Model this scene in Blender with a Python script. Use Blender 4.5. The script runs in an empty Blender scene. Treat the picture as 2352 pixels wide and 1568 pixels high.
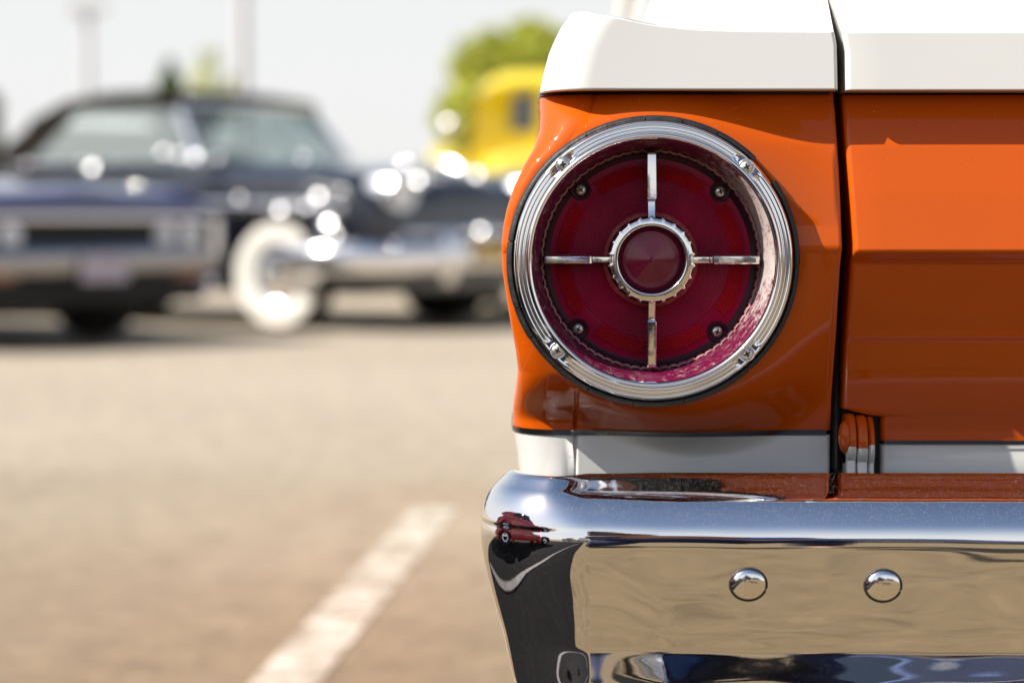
import bpy, math, random
import numpy as np
from mathutils import Vector, Matrix
random.seed(7)
R = math.radians
S = bpy.context.scene
C = S.collection

# ---------------------------------------------------------------- camera, sky, sun, exposure
CAM_H = 0.70
FPX = 85.0 / 36.0 * 2352.0          # focal length in units of a 2352 px wide frame
HOR = 500.0                          # row of the horizon
cam = bpy.data.cameras.new('camera'); cam_o = bpy.data.objects.new('camera', cam); C.objects.link(cam_o)
cam.lens = 85; cam.sensor_width = 36
cam_o.location = (0, 0, CAM_H); cam_o.rotation_euler = (R(90), 0, 0)
cam.shift_y = -(784 - HOR) / 2352.0
cam.clip_start = 0.05; cam.clip_end = 3000
cam.dof.use_dof = True; cam.dof.focus_distance = 1.69; cam.dof.aperture_fstop = 4.4
S.camera = cam_o

SUN_DIR = Vector((-0.66, -0.25, 0.68)).normalized()
SUN_EL = math.asin(SUN_DIR.z); SUN_AZ = math.atan2(SUN_DIR.x, SUN_DIR.y)
world = bpy.data.worlds.new('World'); S.world = world; world.use_nodes = True
wn = world.node_tree.nodes; wl = world.node_tree.links
sky = wn.new('ShaderNodeTexSky'); sky.sky_type = 'NISHITA'; sky.sun_disc = False
sky.sun_elevation = SUN_EL; sky.sun_rotation = SUN_AZ
sky.air_density = 1.0; sky.dust_density = 1.5; sky.ozone_density = 1.2
# pale haze low all round the horizon, as on a bright dusty day
w_tc = wn.new('ShaderNodeTexCoord'); w_sp = wn.new('ShaderNodeSeparateXYZ'); wl.new(w_tc.outputs['Generated'], w_sp.inputs[0])
w_mr = wn.new('ShaderNodeMapRange'); w_mr.interpolation_type = 'SMOOTHERSTEP'; wl.new(w_sp.outputs['Z'], w_mr.inputs[0])
w_mr.inputs[1].default_value = 0.0; w_mr.inputs[2].default_value = 0.75; w_mr.inputs[3].default_value = 0.92; w_mr.inputs[4].default_value = 0.0
w_mx = wn.new('ShaderNodeMix'); w_mx.data_type = 'RGBA'; wl.new(w_mr.outputs[0], w_mx.inputs['Factor']); wl.new(sky.outputs[0], w_mx.inputs['A'])
w_mx.inputs['B'].default_value = (6.7, 6.7, 6.7, 1)
wl.new(w_mx.outputs['Result'], wn['Background'].inputs[0]); wn['Background'].inputs[1].default_value = 0.09
sun = bpy.data.lights.new('sun', 'SUN'); sun_o = bpy.data.objects.new('sun', sun); C.objects.link(sun_o)
sun.energy = 5.0; sun.angle = R(0.5); sun.color = (1.0, 0.955, 0.88)
sun_o.rotation_euler = SUN_DIR.to_track_quat('Z', 'Y').to_euler()
S.view_settings.view_transform = 'Standard'; S.view_settings.look = 'None'
S.view_settings.exposure = 0.62; S.view_settings.gamma = 1; S.view_settings.use_curve_mapping = False
S.render.engine = 'CYCLES'; S.cycles.use_denoising = True
S.cycles.max_bounces = 8; S.cycles.glossy_bounces = 5; S.cycles.transmission_bounces = 6
S.cycles.sample_clamp_indirect = 12; S.cycles.sample_clamp_direct = 0
S.cycles.caustics_reflective = False; S.cycles.caustics_refractive = False

def at(u, v, d):                     # place seen at (u, v) of the photograph, d metres away
    return Vector(((u - 1176) * d / FPX, d, CAM_H - (v - HOR) * d / FPX))
def gx(u, d): return (u - 1176) * d / FPX
def gz(v, d): return CAM_H - (v - HOR) * d / FPX

# ---------------------------------------------------------------- materials
def new_mat(name):
    m = bpy.data.materials.new(name); m.use_nodes = True
    return m, m.node_tree.nodes, m.node_tree.links, m.node_tree.nodes['Principled BSDF']
def setp(b, **k):
    for n, v in k.items():
        n = n.replace('_', ' ')
        if n in b.inputs: b.inputs[n].default_value = v
def noise(N, L, scale, detail=4, rough=0.6, vec=None, dist=0.0):
    t = N.new('ShaderNodeTexNoise'); t.inputs['Scale'].default_value = scale
    t.inputs['Detail'].default_value = detail; t.inputs['Roughness'].default_value = rough
    t.inputs['Distortion'].default_value = dist
    if vec is not None: L.new(vec, t.inputs['Vector'])
    return t.outputs['Fac']
def coords(N, L, scale=(1, 1, 1)):
    tc = N.new('ShaderNodeTexCoord'); mp = N.new('ShaderNodeMapping'); mp.inputs['Scale'].default_value = scale
    L.new(tc.outputs['Object'], mp.inputs['Vector']); return mp.outputs['Vector']
def ramp(N, L, fac, stops):
    r = N.new('ShaderNodeValToRGB'); L.new(fac, r.inputs['Fac'])
    e = r.color_ramp.elements
    while len(e) < len(stops): e.new(0.5)
    for i, (p, c) in enumerate(stops):
        e[i].position = p; e[i].color = (c, c, c, 1) if isinstance(c, (int, float)) else (*c, 1)
    return r.outputs['Color']
def bump(N, L, b, h, strength, dist=0.001):
    k = N.new('ShaderNodeBump'); k.inputs['Strength'].default_value = strength; k.inputs['Distance'].default_value = dist
    L.new(h, k.inputs['Height']); L.new(k.outputs['Normal'], b.inputs['Normal']); return k
def plain(name, col, rough=0.5, metal=0.0, var=0.12, scale=20, coat=0.0, spec=0.5, bmp=0.0, coat_ior=1.5):
    m, N, L, b = new_mat(name); v = coords(N, L)
    f = noise(N, L, scale, vec=v)
    lo = tuple(c * (1 - var) for c in col); hi = tuple(min(1, c * (1 + var)) for c in col)
    L.new(ramp(N, L, f, [(0.3, lo), (0.7, hi)]), b.inputs['Base Color'])
    setp(b, Roughness=rough, Metallic=metal, Coat_Weight=coat, Coat_Roughness=0.03, Coat_IOR=coat_ior, Specular_IOR_Level=spec)
    if bmp: bump(N, L, b, f, bmp)
    return m
def dusty(name, col, rough, metal, coat, dust=0.5, dust_scale=900, peel=0.02, var=0.02, dustcol=(.6, .55, .47), spec=0.5, thr=.06, wave=0):
    """a polished surface with orange peel, faint smears and small specks of dust"""
    m, N, L, b = new_mat(name); v = coords(N, L)
    lo = tuple(c * (1 - var) for c in col); hi = tuple(min(1, c * (1 + var)) for c in col)
    base = ramp(N, L, noise(N, L, 6, vec=v), [(0.3, lo), (0.7, hi)])
    vo = N.new('ShaderNodeTexVoronoi'); vo.inputs['Scale'].default_value = dust_scale; L.new(v, vo.inputs['Vector'])
    vo.inputs['Randomness'].default_value = 1
    cl = N.new('ShaderNodeMath'); cl.operation = 'LESS_THAN'; cl.inputs[1].default_value = thr * 2.5
    L.new(vo.outputs['Distance'], cl.inputs[0])
    sep = N.new('ShaderNodeSeparateColor'); L.new(vo.outputs['Color'], sep.inputs[0])
    pk = N.new('ShaderNodeMath'); pk.operation = 'GREATER_THAN'; pk.inputs[1].default_value = 1 - dust * 0.5
    L.new(sep.outputs[0], pk.inputs[0])
    m0 = N.new('ShaderNodeMath'); m0.operation = 'MULTIPLY'; L.new(cl.outputs[0], m0.inputs[0]); L.new(pk.outputs[0], m0.inputs[1])
    ge = N.new('ShaderNodeNewGeometry'); sz = N.new('ShaderNodeSeparateXYZ'); L.new(ge.outputs['Normal'], sz.inputs[0])
    up = N.new('ShaderNodeMapRange'); L.new(sz.outputs['Z'], up.inputs[0]); up.inputs[1].default_value = .1; up.inputs[2].default_value = .75; up.inputs[3].default_value = .12
    mu = N.new('ShaderNodeMath'); mu.operation = 'MULTIPLY'; L.new(m0.outputs[0], mu.inputs[0]); L.new(up.outputs[0], mu.inputs[1])
    mix = N.new('ShaderNodeMix'); mix.data_type = 'RGBA'; L.new(mu.outputs[0], mix.inputs['Factor'])
    L.new(base, mix.inputs['A']); mix.inputs['B'].default_value = (*dustcol, 1)
    L.new(mix.outputs['Result'], b.inputs['Base Color'])
    inv = N.new('ShaderNodeMath'); inv.operation = 'SUBTRACT'; inv.inputs[0].default_value = 1; L.new(mu.outputs[0], inv.inputs[1])
    if metal > 0:
        mm = N.new('ShaderNodeMath'); mm.operation = 'MULTIPLY'; mm.inputs[1].default_value = metal
        L.new(inv.outputs[0], mm.inputs[0]); L.new(mm.outputs[0], b.inputs['Metallic'])
    if coat > 0:
        mm = N.new('ShaderNodeMath'); mm.operation = 'MULTIPLY'; mm.inputs[1].default_value = coat
        L.new(inv.outputs[0], mm.inputs[0]); L.new(mm.outputs[0], b.inputs['Coat Weight'])
    sm = N.new('ShaderNodeMapRange'); L.new(noise(N, L, 14, 6, vec=v, dist=1.0), sm.inputs[0])
    sm.inputs[1].default_value = .35; sm.inputs[2].default_value = .8
    sm.inputs[3].default_value = rough; sm.inputs[4].default_value = rough + (.035 if metal else .05)
    L.new(sm.outputs[0], b.inputs['Roughness'])
    setp(b, Coat_Roughness=0.02, Specular_IOR_Level=spec)
    if peel:
        h = noise(N, L, 260, 2, vec=v)
        if wave:
            h2 = noise(N, L, 9, 1, vec=coords(N, L, (1, 1, 2.2)))
            k = N.new('ShaderNodeBump'); k.inputs['Strength'].default_value = 1; k.inputs['Distance'].default_value = wave
            L.new(h2, k.inputs['Height'])
            k2 = bump(N, L, b, h, peel); L.new(k.outputs['Normal'], k2.inputs['Normal'])
            if coat: L.new(k2.outputs['Normal'], b.inputs['Coat Normal'])
        else:
            k2 = bump(N, L, b, h, peel)
            if coat: L.new(k2.outputs['Normal'], b.inputs['Coat Normal'])
    return m

M = {}
M['orange'] = dusty('orange paint', (0.57, 0.086, 0.001), 0.5, 0, .55, dust=.10, dust_scale=500, peel=.015, wave=.00025, spec=.05)
M['white'] = dusty('white paint', (0.68, 0.67, 0.635), 0.35, 0, 1.0, dust=.12, dust_scale=400, peel=.015, dustcol=(.3, .27, .22))
M['bumper'] = dusty('bumper chrome', (0.86, 0.86, 0.87), 0.015, 1.0, 0, dust=.8, dust_scale=1300, peel=.005, thr=.07, wave=.0012, dustcol=(.62, .56, .48))
M['chrome'] = dusty('polished chrome', (0.95, 0.95, 0.95), 0.085, 1.0, 0, dust=.15, dust_scale=900, peel=.012)
M['plated'] = dusty('plated plastic', (0.89, 0.88, 0.86), 0.09, 1.0, 0, dust=.2, dust_scale=900, peel=.03)
M['rubber'] = plain('cracked rubber', (0.014, 0.014, 0.015), .55, var=.5, scale=300, bmp=.5)
M['black'] = plain('black paint line', (0.006, 0.006, 0.007), .3, var=.2, coat=.5)
M['jamb'] = plain('dark seam', (0.01, 0.007, 0.007), .6, var=.3)
M['screw'] = plain('screw steel', (0.66, 0.64, 0.60), .35, metal=.9, var=.35, scale=400)
M['dark'] = plain('dark void', (0.004, 0.004, 0.004), .7, var=.3)

def lens_mat(name, col, rough, trans=0.0, haze=0.0, hazecol=(.55, .35, .36)):
    m, N, L, b = new_mat(name); v = coords(N, L)
    f = noise(N, L, 110, 10, .85, vec=v, dist=.5)
    c0 = ramp(N, L, noise(N, L, 25, vec=v), [(0.3, tuple(c * .75 for c in col)), (0.7, tuple(c * 1.2 for c in col))])
    if haze:
        h = ramp(N, L, f, [(0.62 - haze * .3, 0.0), (0.72 - haze * .15, 1.0)])
        mix = N.new('ShaderNodeMix'); mix.data_type = 'RGBA'
        mu = N.new('ShaderNodeMath'); mu.operation = 'MULTIPLY'; mu.inputs[1].default_value = min(1, haze)
        L.new(h, mu.inputs[0]); L.new(mu.outputs[0], mix.inputs['Factor'])
        L.new(c0, mix.inputs['A']); mix.inputs['B'].default_value = (*hazecol, 1)
        L.new(mix.outputs['Result'], b.inputs['Base Color'])
    else:
        L.new(c0, b.inputs['Base Color'])
    setp(b, Roughness=rough, Coat_Weight=(.9 if 'centre' in name else 0), Coat_Roughness=.03, Specular_IOR_Level=.18)
    bump(N, L, b, f, .04)
    return m
M['lens'] = lens_mat('deep red lens', (0.30, 0.002, 0.038), .20)
M['reflex'] = lens_mat('bright red reflector cells', (0.38, 0.005, 0.014), .35)
M['lens_edge'] = lens_mat('dark plum lens border', (0.035, 0.004, 0.014), .3)
M['wall'] = lens_mat('worn magenta lens wall', (0.15, 0.003, 0.040), .4, haze=.62, hazecol=(.32, .19, .20))
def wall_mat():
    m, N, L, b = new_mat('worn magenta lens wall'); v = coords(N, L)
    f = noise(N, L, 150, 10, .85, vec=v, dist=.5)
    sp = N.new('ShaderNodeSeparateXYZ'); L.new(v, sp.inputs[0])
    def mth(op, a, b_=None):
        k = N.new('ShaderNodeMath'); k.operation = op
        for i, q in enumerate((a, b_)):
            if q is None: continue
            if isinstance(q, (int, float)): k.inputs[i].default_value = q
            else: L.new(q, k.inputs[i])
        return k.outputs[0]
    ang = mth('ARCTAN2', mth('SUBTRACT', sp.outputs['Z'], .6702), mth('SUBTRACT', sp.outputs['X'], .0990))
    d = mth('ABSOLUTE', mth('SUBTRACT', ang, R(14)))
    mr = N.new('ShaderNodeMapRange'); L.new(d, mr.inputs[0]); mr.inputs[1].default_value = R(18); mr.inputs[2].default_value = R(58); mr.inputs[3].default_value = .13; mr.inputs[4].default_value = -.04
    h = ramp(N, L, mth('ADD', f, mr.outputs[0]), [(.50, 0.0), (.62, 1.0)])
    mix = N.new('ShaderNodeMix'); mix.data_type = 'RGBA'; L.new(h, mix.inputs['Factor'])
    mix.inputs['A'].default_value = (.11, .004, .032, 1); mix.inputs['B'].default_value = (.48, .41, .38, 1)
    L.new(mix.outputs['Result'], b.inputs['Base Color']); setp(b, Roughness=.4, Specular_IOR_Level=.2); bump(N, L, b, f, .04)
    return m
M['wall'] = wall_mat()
M['centre'] = lens_mat('ruby centre lens', (0.20, 0.006, 0.035), .10)

def asphalt(name, c1, c2, speck=.3, near=None):
    m, N, L, b = new_mat(name); v = coords(N, L)
    a = noise(N, L, .35, 6, .6, vec=v); g = noise(N, L, 120, 3, .7, vec=v); mid = noise(N, L, 11, 9, .82, vec=v, dist=.6)
    col = ramp(N, L, a, [(0.3, c1), (0.7, c2)])
    mx = N.new('ShaderNodeMix'); mx.data_type = 'RGBA'; mx.blend_type = 'MULTIPLY'; mx.inputs['Factor'].default_value = 1
    L.new(col, mx.inputs['A']); L.new(ramp(N, L, g, [(0.3, 1 - speck), (0.65, 1.0)]), mx.inputs['B'])
    my = N.new('ShaderNodeMix'); my.data_type = 'RGBA'; my.blend_type = 'MULTIPLY'; my.inputs['Factor'].default_value = 1
    L.new(mx.outputs['Result'], my.inputs['A']); L.new(ramp(N, L, mid, [(0.36, .55), (0.45, .88), (.54, 1.0), (.64, 1.22)]), my.inputs['B'])
    L.new(my.outputs['Result'], b.inputs['Base Color'])
    if near:                        # base colour darker and browner at low Y, easing to plain farther off
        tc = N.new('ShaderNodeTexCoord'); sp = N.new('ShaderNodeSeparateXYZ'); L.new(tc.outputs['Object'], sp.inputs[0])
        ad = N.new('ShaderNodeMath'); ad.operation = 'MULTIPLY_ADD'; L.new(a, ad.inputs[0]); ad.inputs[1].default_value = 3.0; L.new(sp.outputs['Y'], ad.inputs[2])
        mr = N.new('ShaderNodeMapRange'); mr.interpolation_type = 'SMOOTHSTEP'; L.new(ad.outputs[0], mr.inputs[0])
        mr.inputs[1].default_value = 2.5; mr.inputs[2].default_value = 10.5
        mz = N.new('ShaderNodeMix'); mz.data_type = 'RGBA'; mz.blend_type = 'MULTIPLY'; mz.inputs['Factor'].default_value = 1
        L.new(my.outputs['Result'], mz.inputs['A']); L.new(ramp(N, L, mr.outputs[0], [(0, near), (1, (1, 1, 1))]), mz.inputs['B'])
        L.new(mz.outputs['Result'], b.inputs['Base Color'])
    setp(b, Roughness=.85, Specular_IOR_Level=(.04 if 'fresh' in name else .25)); bump(N, L, b, g, .5, .004)
    return m
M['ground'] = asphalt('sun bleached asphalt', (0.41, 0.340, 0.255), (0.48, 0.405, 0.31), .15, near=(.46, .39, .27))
M['darkground'] = asphalt('fresh dark asphalt', (0.010, 0.009, 0.009), (0.017, 0.015, 0.015), .5)  # dark ground colour for the patch mirrored in the bumper
def worn_paint():
    m, N, L, b = new_mat('worn cream road paint'); v = coords(N, L)
    f = noise(N, L, 9, 10, .8, vec=v, dist=.4)
    mx = N.new('ShaderNodeMix'); mx.data_type = 'RGBA'; L.new(ramp(N, L, f, [(.42, 0.0), (.58, 1.0)]), mx.inputs['Factor'])
    mx.inputs['A'].default_value = (.24, .19, .13, 1); mx.inputs['B'].default_value = (.62, .58, .50, 1)
    L.new(mx.outputs['Result'], b.inputs['Base Color']); setp(b, Roughness=.8, Specular_IOR_Level=.2); return m
M['line'] = worn_paint()
M['greyline'] = plain('dark grey road paint', (0.10, 0.085, 0.082), .7, var=.4, scale=14)  # dark grey tone for the line on the dark patch

# ---------------------------------------------------------------- mesh helpers
def link(name, me, mat=None, parent=None, smooth=True):
    if mat is not None:
        for k in (mat if isinstance(mat, (list, tuple)) else [mat]): me.materials.append(k)
    if smooth: me.polygons.foreach_set('use_smooth', [True] * len(me.polygons))
    o = bpy.data.objects.new(name, me); C.objects.link(o)
    if parent is not None: o.parent = parent
    return o
def mesh(name, vs, fs, mat=None, parent=None, smooth=True, sharp=None):
    me = bpy.data.meshes.new(name); me.from_pydata([tuple(v) for v in vs], [], fs); me.validate(); me.update()
    o = link(name, me, mat, parent, smooth)
    if sharp: me.set_sharp_from_angle(angle=R(sharp))
    return o
def grid(rows, closed_u=False, closed_v=False, flip=False):
    n, m = len(rows), len(rows[0]); vs = [p for r in rows for p in r]; fs = []
    for i in range(n if closed_v else n - 1):
        for j in range(m if closed_u else m - 1):
            a, b_, c, d = i * m + j, i * m + (j + 1) % m, ((i + 1) % n) * m + (j + 1) % m, ((i + 1) % n) * m + j
            fs.append((a, d, c, b_) if flip else (a, b_, c, d))
    return vs, fs
def empty(name, loc=(0, 0, 0), rz=0, label=None, cat=None, group=None):
    o = bpy.data.objects.new(name, None); C.objects.link(o); o.location = loc; o.rotation_euler = (0, 0, rz)
    o.empty_display_size = .1
    if label: o['label'] = label
    if cat: o['category'] = cat
    if group: o['group'] = group
    return o
def tag(o, label=None, cat=None, group=None, kind=None):
    if label: o['label'] = label
    if cat: o['category'] = cat
    if group: o['group'] = group
    if kind: o['kind'] = kind
    return o
class MB:
    def __init__(s): s.v = []; s.f = []
    def add(s, vs, fs):
        k = len(s.v); s.v += [tuple(p) for p in vs]; s.f += [tuple(i + k for i in f) for f in fs]; return s
    def box(s, x0, x1, y0, y1, z0, z1, taper=0):
        t = taper
        vs = [(x0, y0, z0), (x1, y0, z0), (x1, y1, z0), (x0, y1, z0), (x0 + t, y0 + t, z1), (x1 - t, y0 + t, z1), (x1 - t, y1 - t, z1), (x0 + t, y1 - t, z1)]
        return s.add(vs, [(3, 2, 1, 0), (4, 5, 6, 7), (0, 1, 5, 4), (1, 2, 6, 5), (2, 3, 7, 6), (3, 0, 4, 7)])
    def tube(s, pts, r, n=10, closed=False, cap=True):
        pts = [Vector(p) for p in pts]; rows = []; m = len(pts)
        for i, p in enumerate(pts):
            a = pts[(i - 1) % m] if (i > 0 or closed) else p; b_ = pts[(i + 1) % m] if (i < m - 1 or closed) else p
            d = (b_ - a).normalized(); up = Vector((0, 0, 1)) if abs(d.z) < .95 else Vector((1, 0, 0))
            s1 = d.cross(up).normalized(); s2 = s1.cross(d)
            rr = r[i] if isinstance(r, (list, tuple)) else r
            rx, rz = rr if isinstance(rr, tuple) else (rr, rr)
            rows.append([p + s1 * math.cos(2 * math.pi * k / n) * rx + s2 * math.sin(2 * math.pi * k / n) * rz for k in range(n)])
        vs, fs = grid(rows, closed_u=True, closed_v=closed)
        if cap and not closed:
            fs.append(tuple(range(n - 1, -1, -1))); fs.append(tuple((m - 1) * n + k for k in range(n)))
        return s.add(vs, fs)
    def ball(s, c, rx, ry, rz, n=16, m=10):
        rows = [[(c[0] + rx * math.sin(math.pi * i / m) * math.cos(2 * math.pi * j / n), c[1] + ry * math.sin(math.pi * i / m) * math.sin(2 * math.pi * j / n), c[2] + rz * math.cos(math.pi * i / m)) for j in range(n)] for i in range(m + 1)]
        return s.add(*grid(rows, closed_u=True, flip=True))
    def build(s, name, mat, parent=None, smooth=True, sharp=45):
        return mesh(name, s.v, s.f, mat, parent, smooth, sharp)
def interp(x, tab):
    return float(np.interp(x, [t[0] for t in tab], [t[1] for t in tab]))
def ss(a, b, x):
    t = min(1, max(0, (x - a) / (b - a))); return t * t * (3 - 2 * t)
def smooth_tab(tab, x, w):
    return sum(interp(x + k * w, tab) for k in (-1, -.5, 0, .5, 1)) / 5

# ================================================================ SETTING
g = MB(); g.add([(-900, -900, 0), (900, -900, 0), (900, 900, 0), (-900, 900, 0)], [(0, 1, 2, 3)])
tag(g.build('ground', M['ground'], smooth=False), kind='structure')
# dark patch of ground to the left, placed for its reflection in the chrome
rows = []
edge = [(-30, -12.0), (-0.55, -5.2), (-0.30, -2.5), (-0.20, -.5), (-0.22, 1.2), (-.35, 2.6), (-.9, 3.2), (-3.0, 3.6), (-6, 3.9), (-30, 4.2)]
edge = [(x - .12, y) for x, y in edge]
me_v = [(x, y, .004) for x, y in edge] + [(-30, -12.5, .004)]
tag(mesh('dark_ground_patch', me_v, [tuple(range(len(edge)))], M['darkground'], None, False), kind='structure')

def ground_strip(name, pts, w, mat, z=.008):
    rows = []
    for i, p in enumerate(pts):
        a = Vector(pts[max(0, i - 1)]); b_ = Vector(pts[min(len(pts) - 1, i + 1)])
        d = (b_ - a).normalized(); n_ = Vector((-d.y, d.x)); q = Vector(p)
        rows.append([(q.x + n_.x * w / 2, q.y + n_.y * w / 2, z), (q.x - n_.x * w / 2, q.y - n_.y * w / 2, z)])
    vs, fs = grid(rows, flip=True)
    return tag(mesh(name, vs, fs, mat, None, False), kind='structure')
def gp(u, v):
    d = FPX * CAM_H / (v - HOR); return ((u - 1176) * d / FPX, d)
p0 = Vector(gp(1000, 1168)); p1 = Vector(gp(655, 1568)); dd = (p1 - p0).normalized()
ground_strip('parking_line', [tuple(p0 + dd * t) for t in (0, .5, 1, 2, 3)], .105, M['line'], .002)
ground_strip('parking_line', [(-.74, -2.6), (-.80, 0), (-.86, 1.5), (-.98, 3.0)], .065, M['greyline'], .012)

# ================================================================ THE ORANGE CAR
CARX = 0.885                         # middle of the car
car = empty('orange_wagon', (CARX, 1.72, 0), 0,
            'orange and white vintage wagon with round red tail lamp and chrome bumper, nearest car', 'car')
PARENT_INV = Matrix.Translation((-CARX, -1.72, 0))
def cpart(o, parent=None):
    if parent is None:
        o.parent = car; o.matrix_parent_inverse = PARENT_INV
    else:
        o.parent = parent; o.matrix_parent_inverse = PARENT_INV if False else Matrix.Identity(4)
    return o
def mirrored(o, parent=None):
    """same part on the right-hand side of the car, outside the frame"""
    me = o.data.copy()
    co = np.empty(len(me.vertices) * 3); me.vertices.foreach_get('co', co); co = co.reshape(-1, 3)
    co[:, 0] = 2 * CARX - co[:, 0]; me.vertices.foreach_set('co', co.ravel()); me.flip_normals(); me.update()
    c = bpy.data.objects.new(o.name.split('.')[0], me); C.objects.link(c)
    return cpart(c, parent)

LX, LZ, LY = 0.0990, 0.6702, 1.700    # lamp axis, gasket plane
PR = 0.1022
XL = [(100, 1240), (205, 1240), (260, 1243), (300, 1240), (340, 1226), (380, 1203), (430, 1180), (480, 1164), (520, 1156), (560, 1152),
      (620, 1154), (680, 1163), (740, 1173), (800, 1184), (850, 1190), (900, 1185), (940, 1179), (985, 1178), (1000, 1180), (1050, 1188), (1100, 1194)]
XG = [(-400, 1880), (0, 1903), (60, 1913), (100, 1920), (210, 1921), (400, 1926), (570, 1930), (620, 1927), (700, 1925), (1100, 1924)]
XT = [(-400, 1890), (0, 1918), (75, 1931), (120, 1938), (210, 1938), (330, 1941), (560, 1953), (600, 1952), (800, 1948), (1100, 1948)]

def yprof(v):                         # fore-and-aft position of the tail panel at each row
    return smooth_tab([(100, 1.736), (215, 1.729), (330, 1.7145), (450, 1.7075), (555, 1.7030), (571, 1.7025), (582, 1.7045), (680, 1.722), (800, 1.738), (985, 1.753), (1090, 1.756), (1120, 1.7575)], v, 7)
def zof(v): return gz(v, yprof(v))
VTAB = [(zof(v), v) for v in range(1200, 60, -2)]
def vof(z): return interp(z, VTAB)
def ysurf(x, z):
    v = vof(z); y = yprof(v)
    dx, dz = x - LX, z - LZ; r = math.hypot(dx, dz)
    # collar that swells out towards the lamp, longer and softer towards the right
    ang = math.atan2(dz, dx)
    w = .034 + .040 * max(0, math.cos(ang + .35)) ** 1.5
    q = max(0.0, 1 - max(0, r - PR + .004) / w); q = q * q * (3 - 2 * q) if q < 1 else 1
    rim = 1.7045
    y = y + (min(y, rim) - y) * q
    return y
def rcf(v):
    return smooth_tab([(100, .040), (215, .040), (300, .030), (380, .013), (480, .007), (620, .007), (720, .010), (820, .022), (900, .040), (1000, .042), (1100, .040)], v, 15)
def side_x(z):
    return 0.012 + .10 * max(0, z - .60) ** 1.5 * 2 + .02 * max(0, .56 - z)
def quarter_rows(vlist, off=0.0, nx=88, yend=2.6, hole=True, seam=True, flange=True):
    rows = []
    for v in vlist:
        z = zof(v); xl = gx(interp(v, XL), 1.728); rc = rcf(v); xr = gx(interp(v, XG), 1.715)
        row = []
        if flange:
            row.append((xr + .0005, ysurf(xr, z) + .040, z)); row.append((xr + .0004, ysurf(xr, z) + .006, z))
            for k in range(1, 5):
                a = k / 4 * math.pi / 2; row.append((xr - .003 * math.sin(0) + .0 - .003 * (1 - math.cos(a)), ysurf(xr, z) + .003 - .003 * math.sin(a) - off, z))
        x0 = xr - .0032; xc = xl + rc
        xs0 = gx(1323, 1.73); xl_ = sorted([x0 + (xc - x0) * k / nx for k in range(nx + 1)] + ([min(x0, max(xc, xs0 + q * .0006)) for q in range(-5, 6)] if seam else []), reverse=True)
        for x in xl_:
            y = ysurf(x, z)
            if seam and v > 880:
                xs_ = gx(1323, 1.73); e = (x - xs_) / .0011; y += .0035 * math.exp(-e * e) * ss(880, 900, v)
            row.append((x, y - off, z))
        yc = ysurf(xc, z)
        for k in range(1, 15):
            a = k / 14 * math.pi / 2
            row.append((xc - (rc + off) * math.sin(a) ** .9, yc + rc * 1.15 - (rc * 1.15 + off) * math.cos(a) ** .9 if k < 14 else yc + rc * 1.15, z))
        ye = yc + rc * 1.15
        for k in range(1, 22):
            f = k / 21; y = ye + (yend - ye) * f ** 1.6
            x = xl + (side_x(z) - xl) * ss(ye, ye + .55, y)
            row.append((x - off, y, z))
        if hole:
            q = []
            for (x, y, zz) in row:
                r = math.hypot(x - LX, zz - LZ)
                if r < .100 and y < 1.80: y += .060 * (1 - ss(.0945, .0985, r))
                q.append((x, y, zz))
            row = q
        rows.append(row)
    return rows
vl = list(np.linspace(213, 540, 100)) + list(np.linspace(543, 600, 36)) + list(np.linspace(603, 988, 120))
qp = cpart(mesh('quarter_panel', *grid(quarter_rows(vl)), M['orange'])); tag(qp, 'orange rear quarter panel around the round lamp'); mirrored(qp)
lo = cpart(mesh('lower_sill', *grid(quarter_rows(list(np.linspace(998, 1125, 26)), .0003, hole=False)), M['white'])); tag(lo, 'white painted strip under the orange panel'); mirrored(lo)
s1 = cpart(mesh('pinstripe', *grid(quarter_rows(list(np.linspace(986.5, 999, 5)), .0012, hole=False, seam=False, flange=False)), M['black'])); mirrored(s1)
s2 = cpart(mesh('pinstripe', *grid(quarter_rows([211.5, 212.5, 214, 216.5, 218], .0014, hole=False, seam=False, flange=False)), M['black'])); mirrored(s2)

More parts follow.
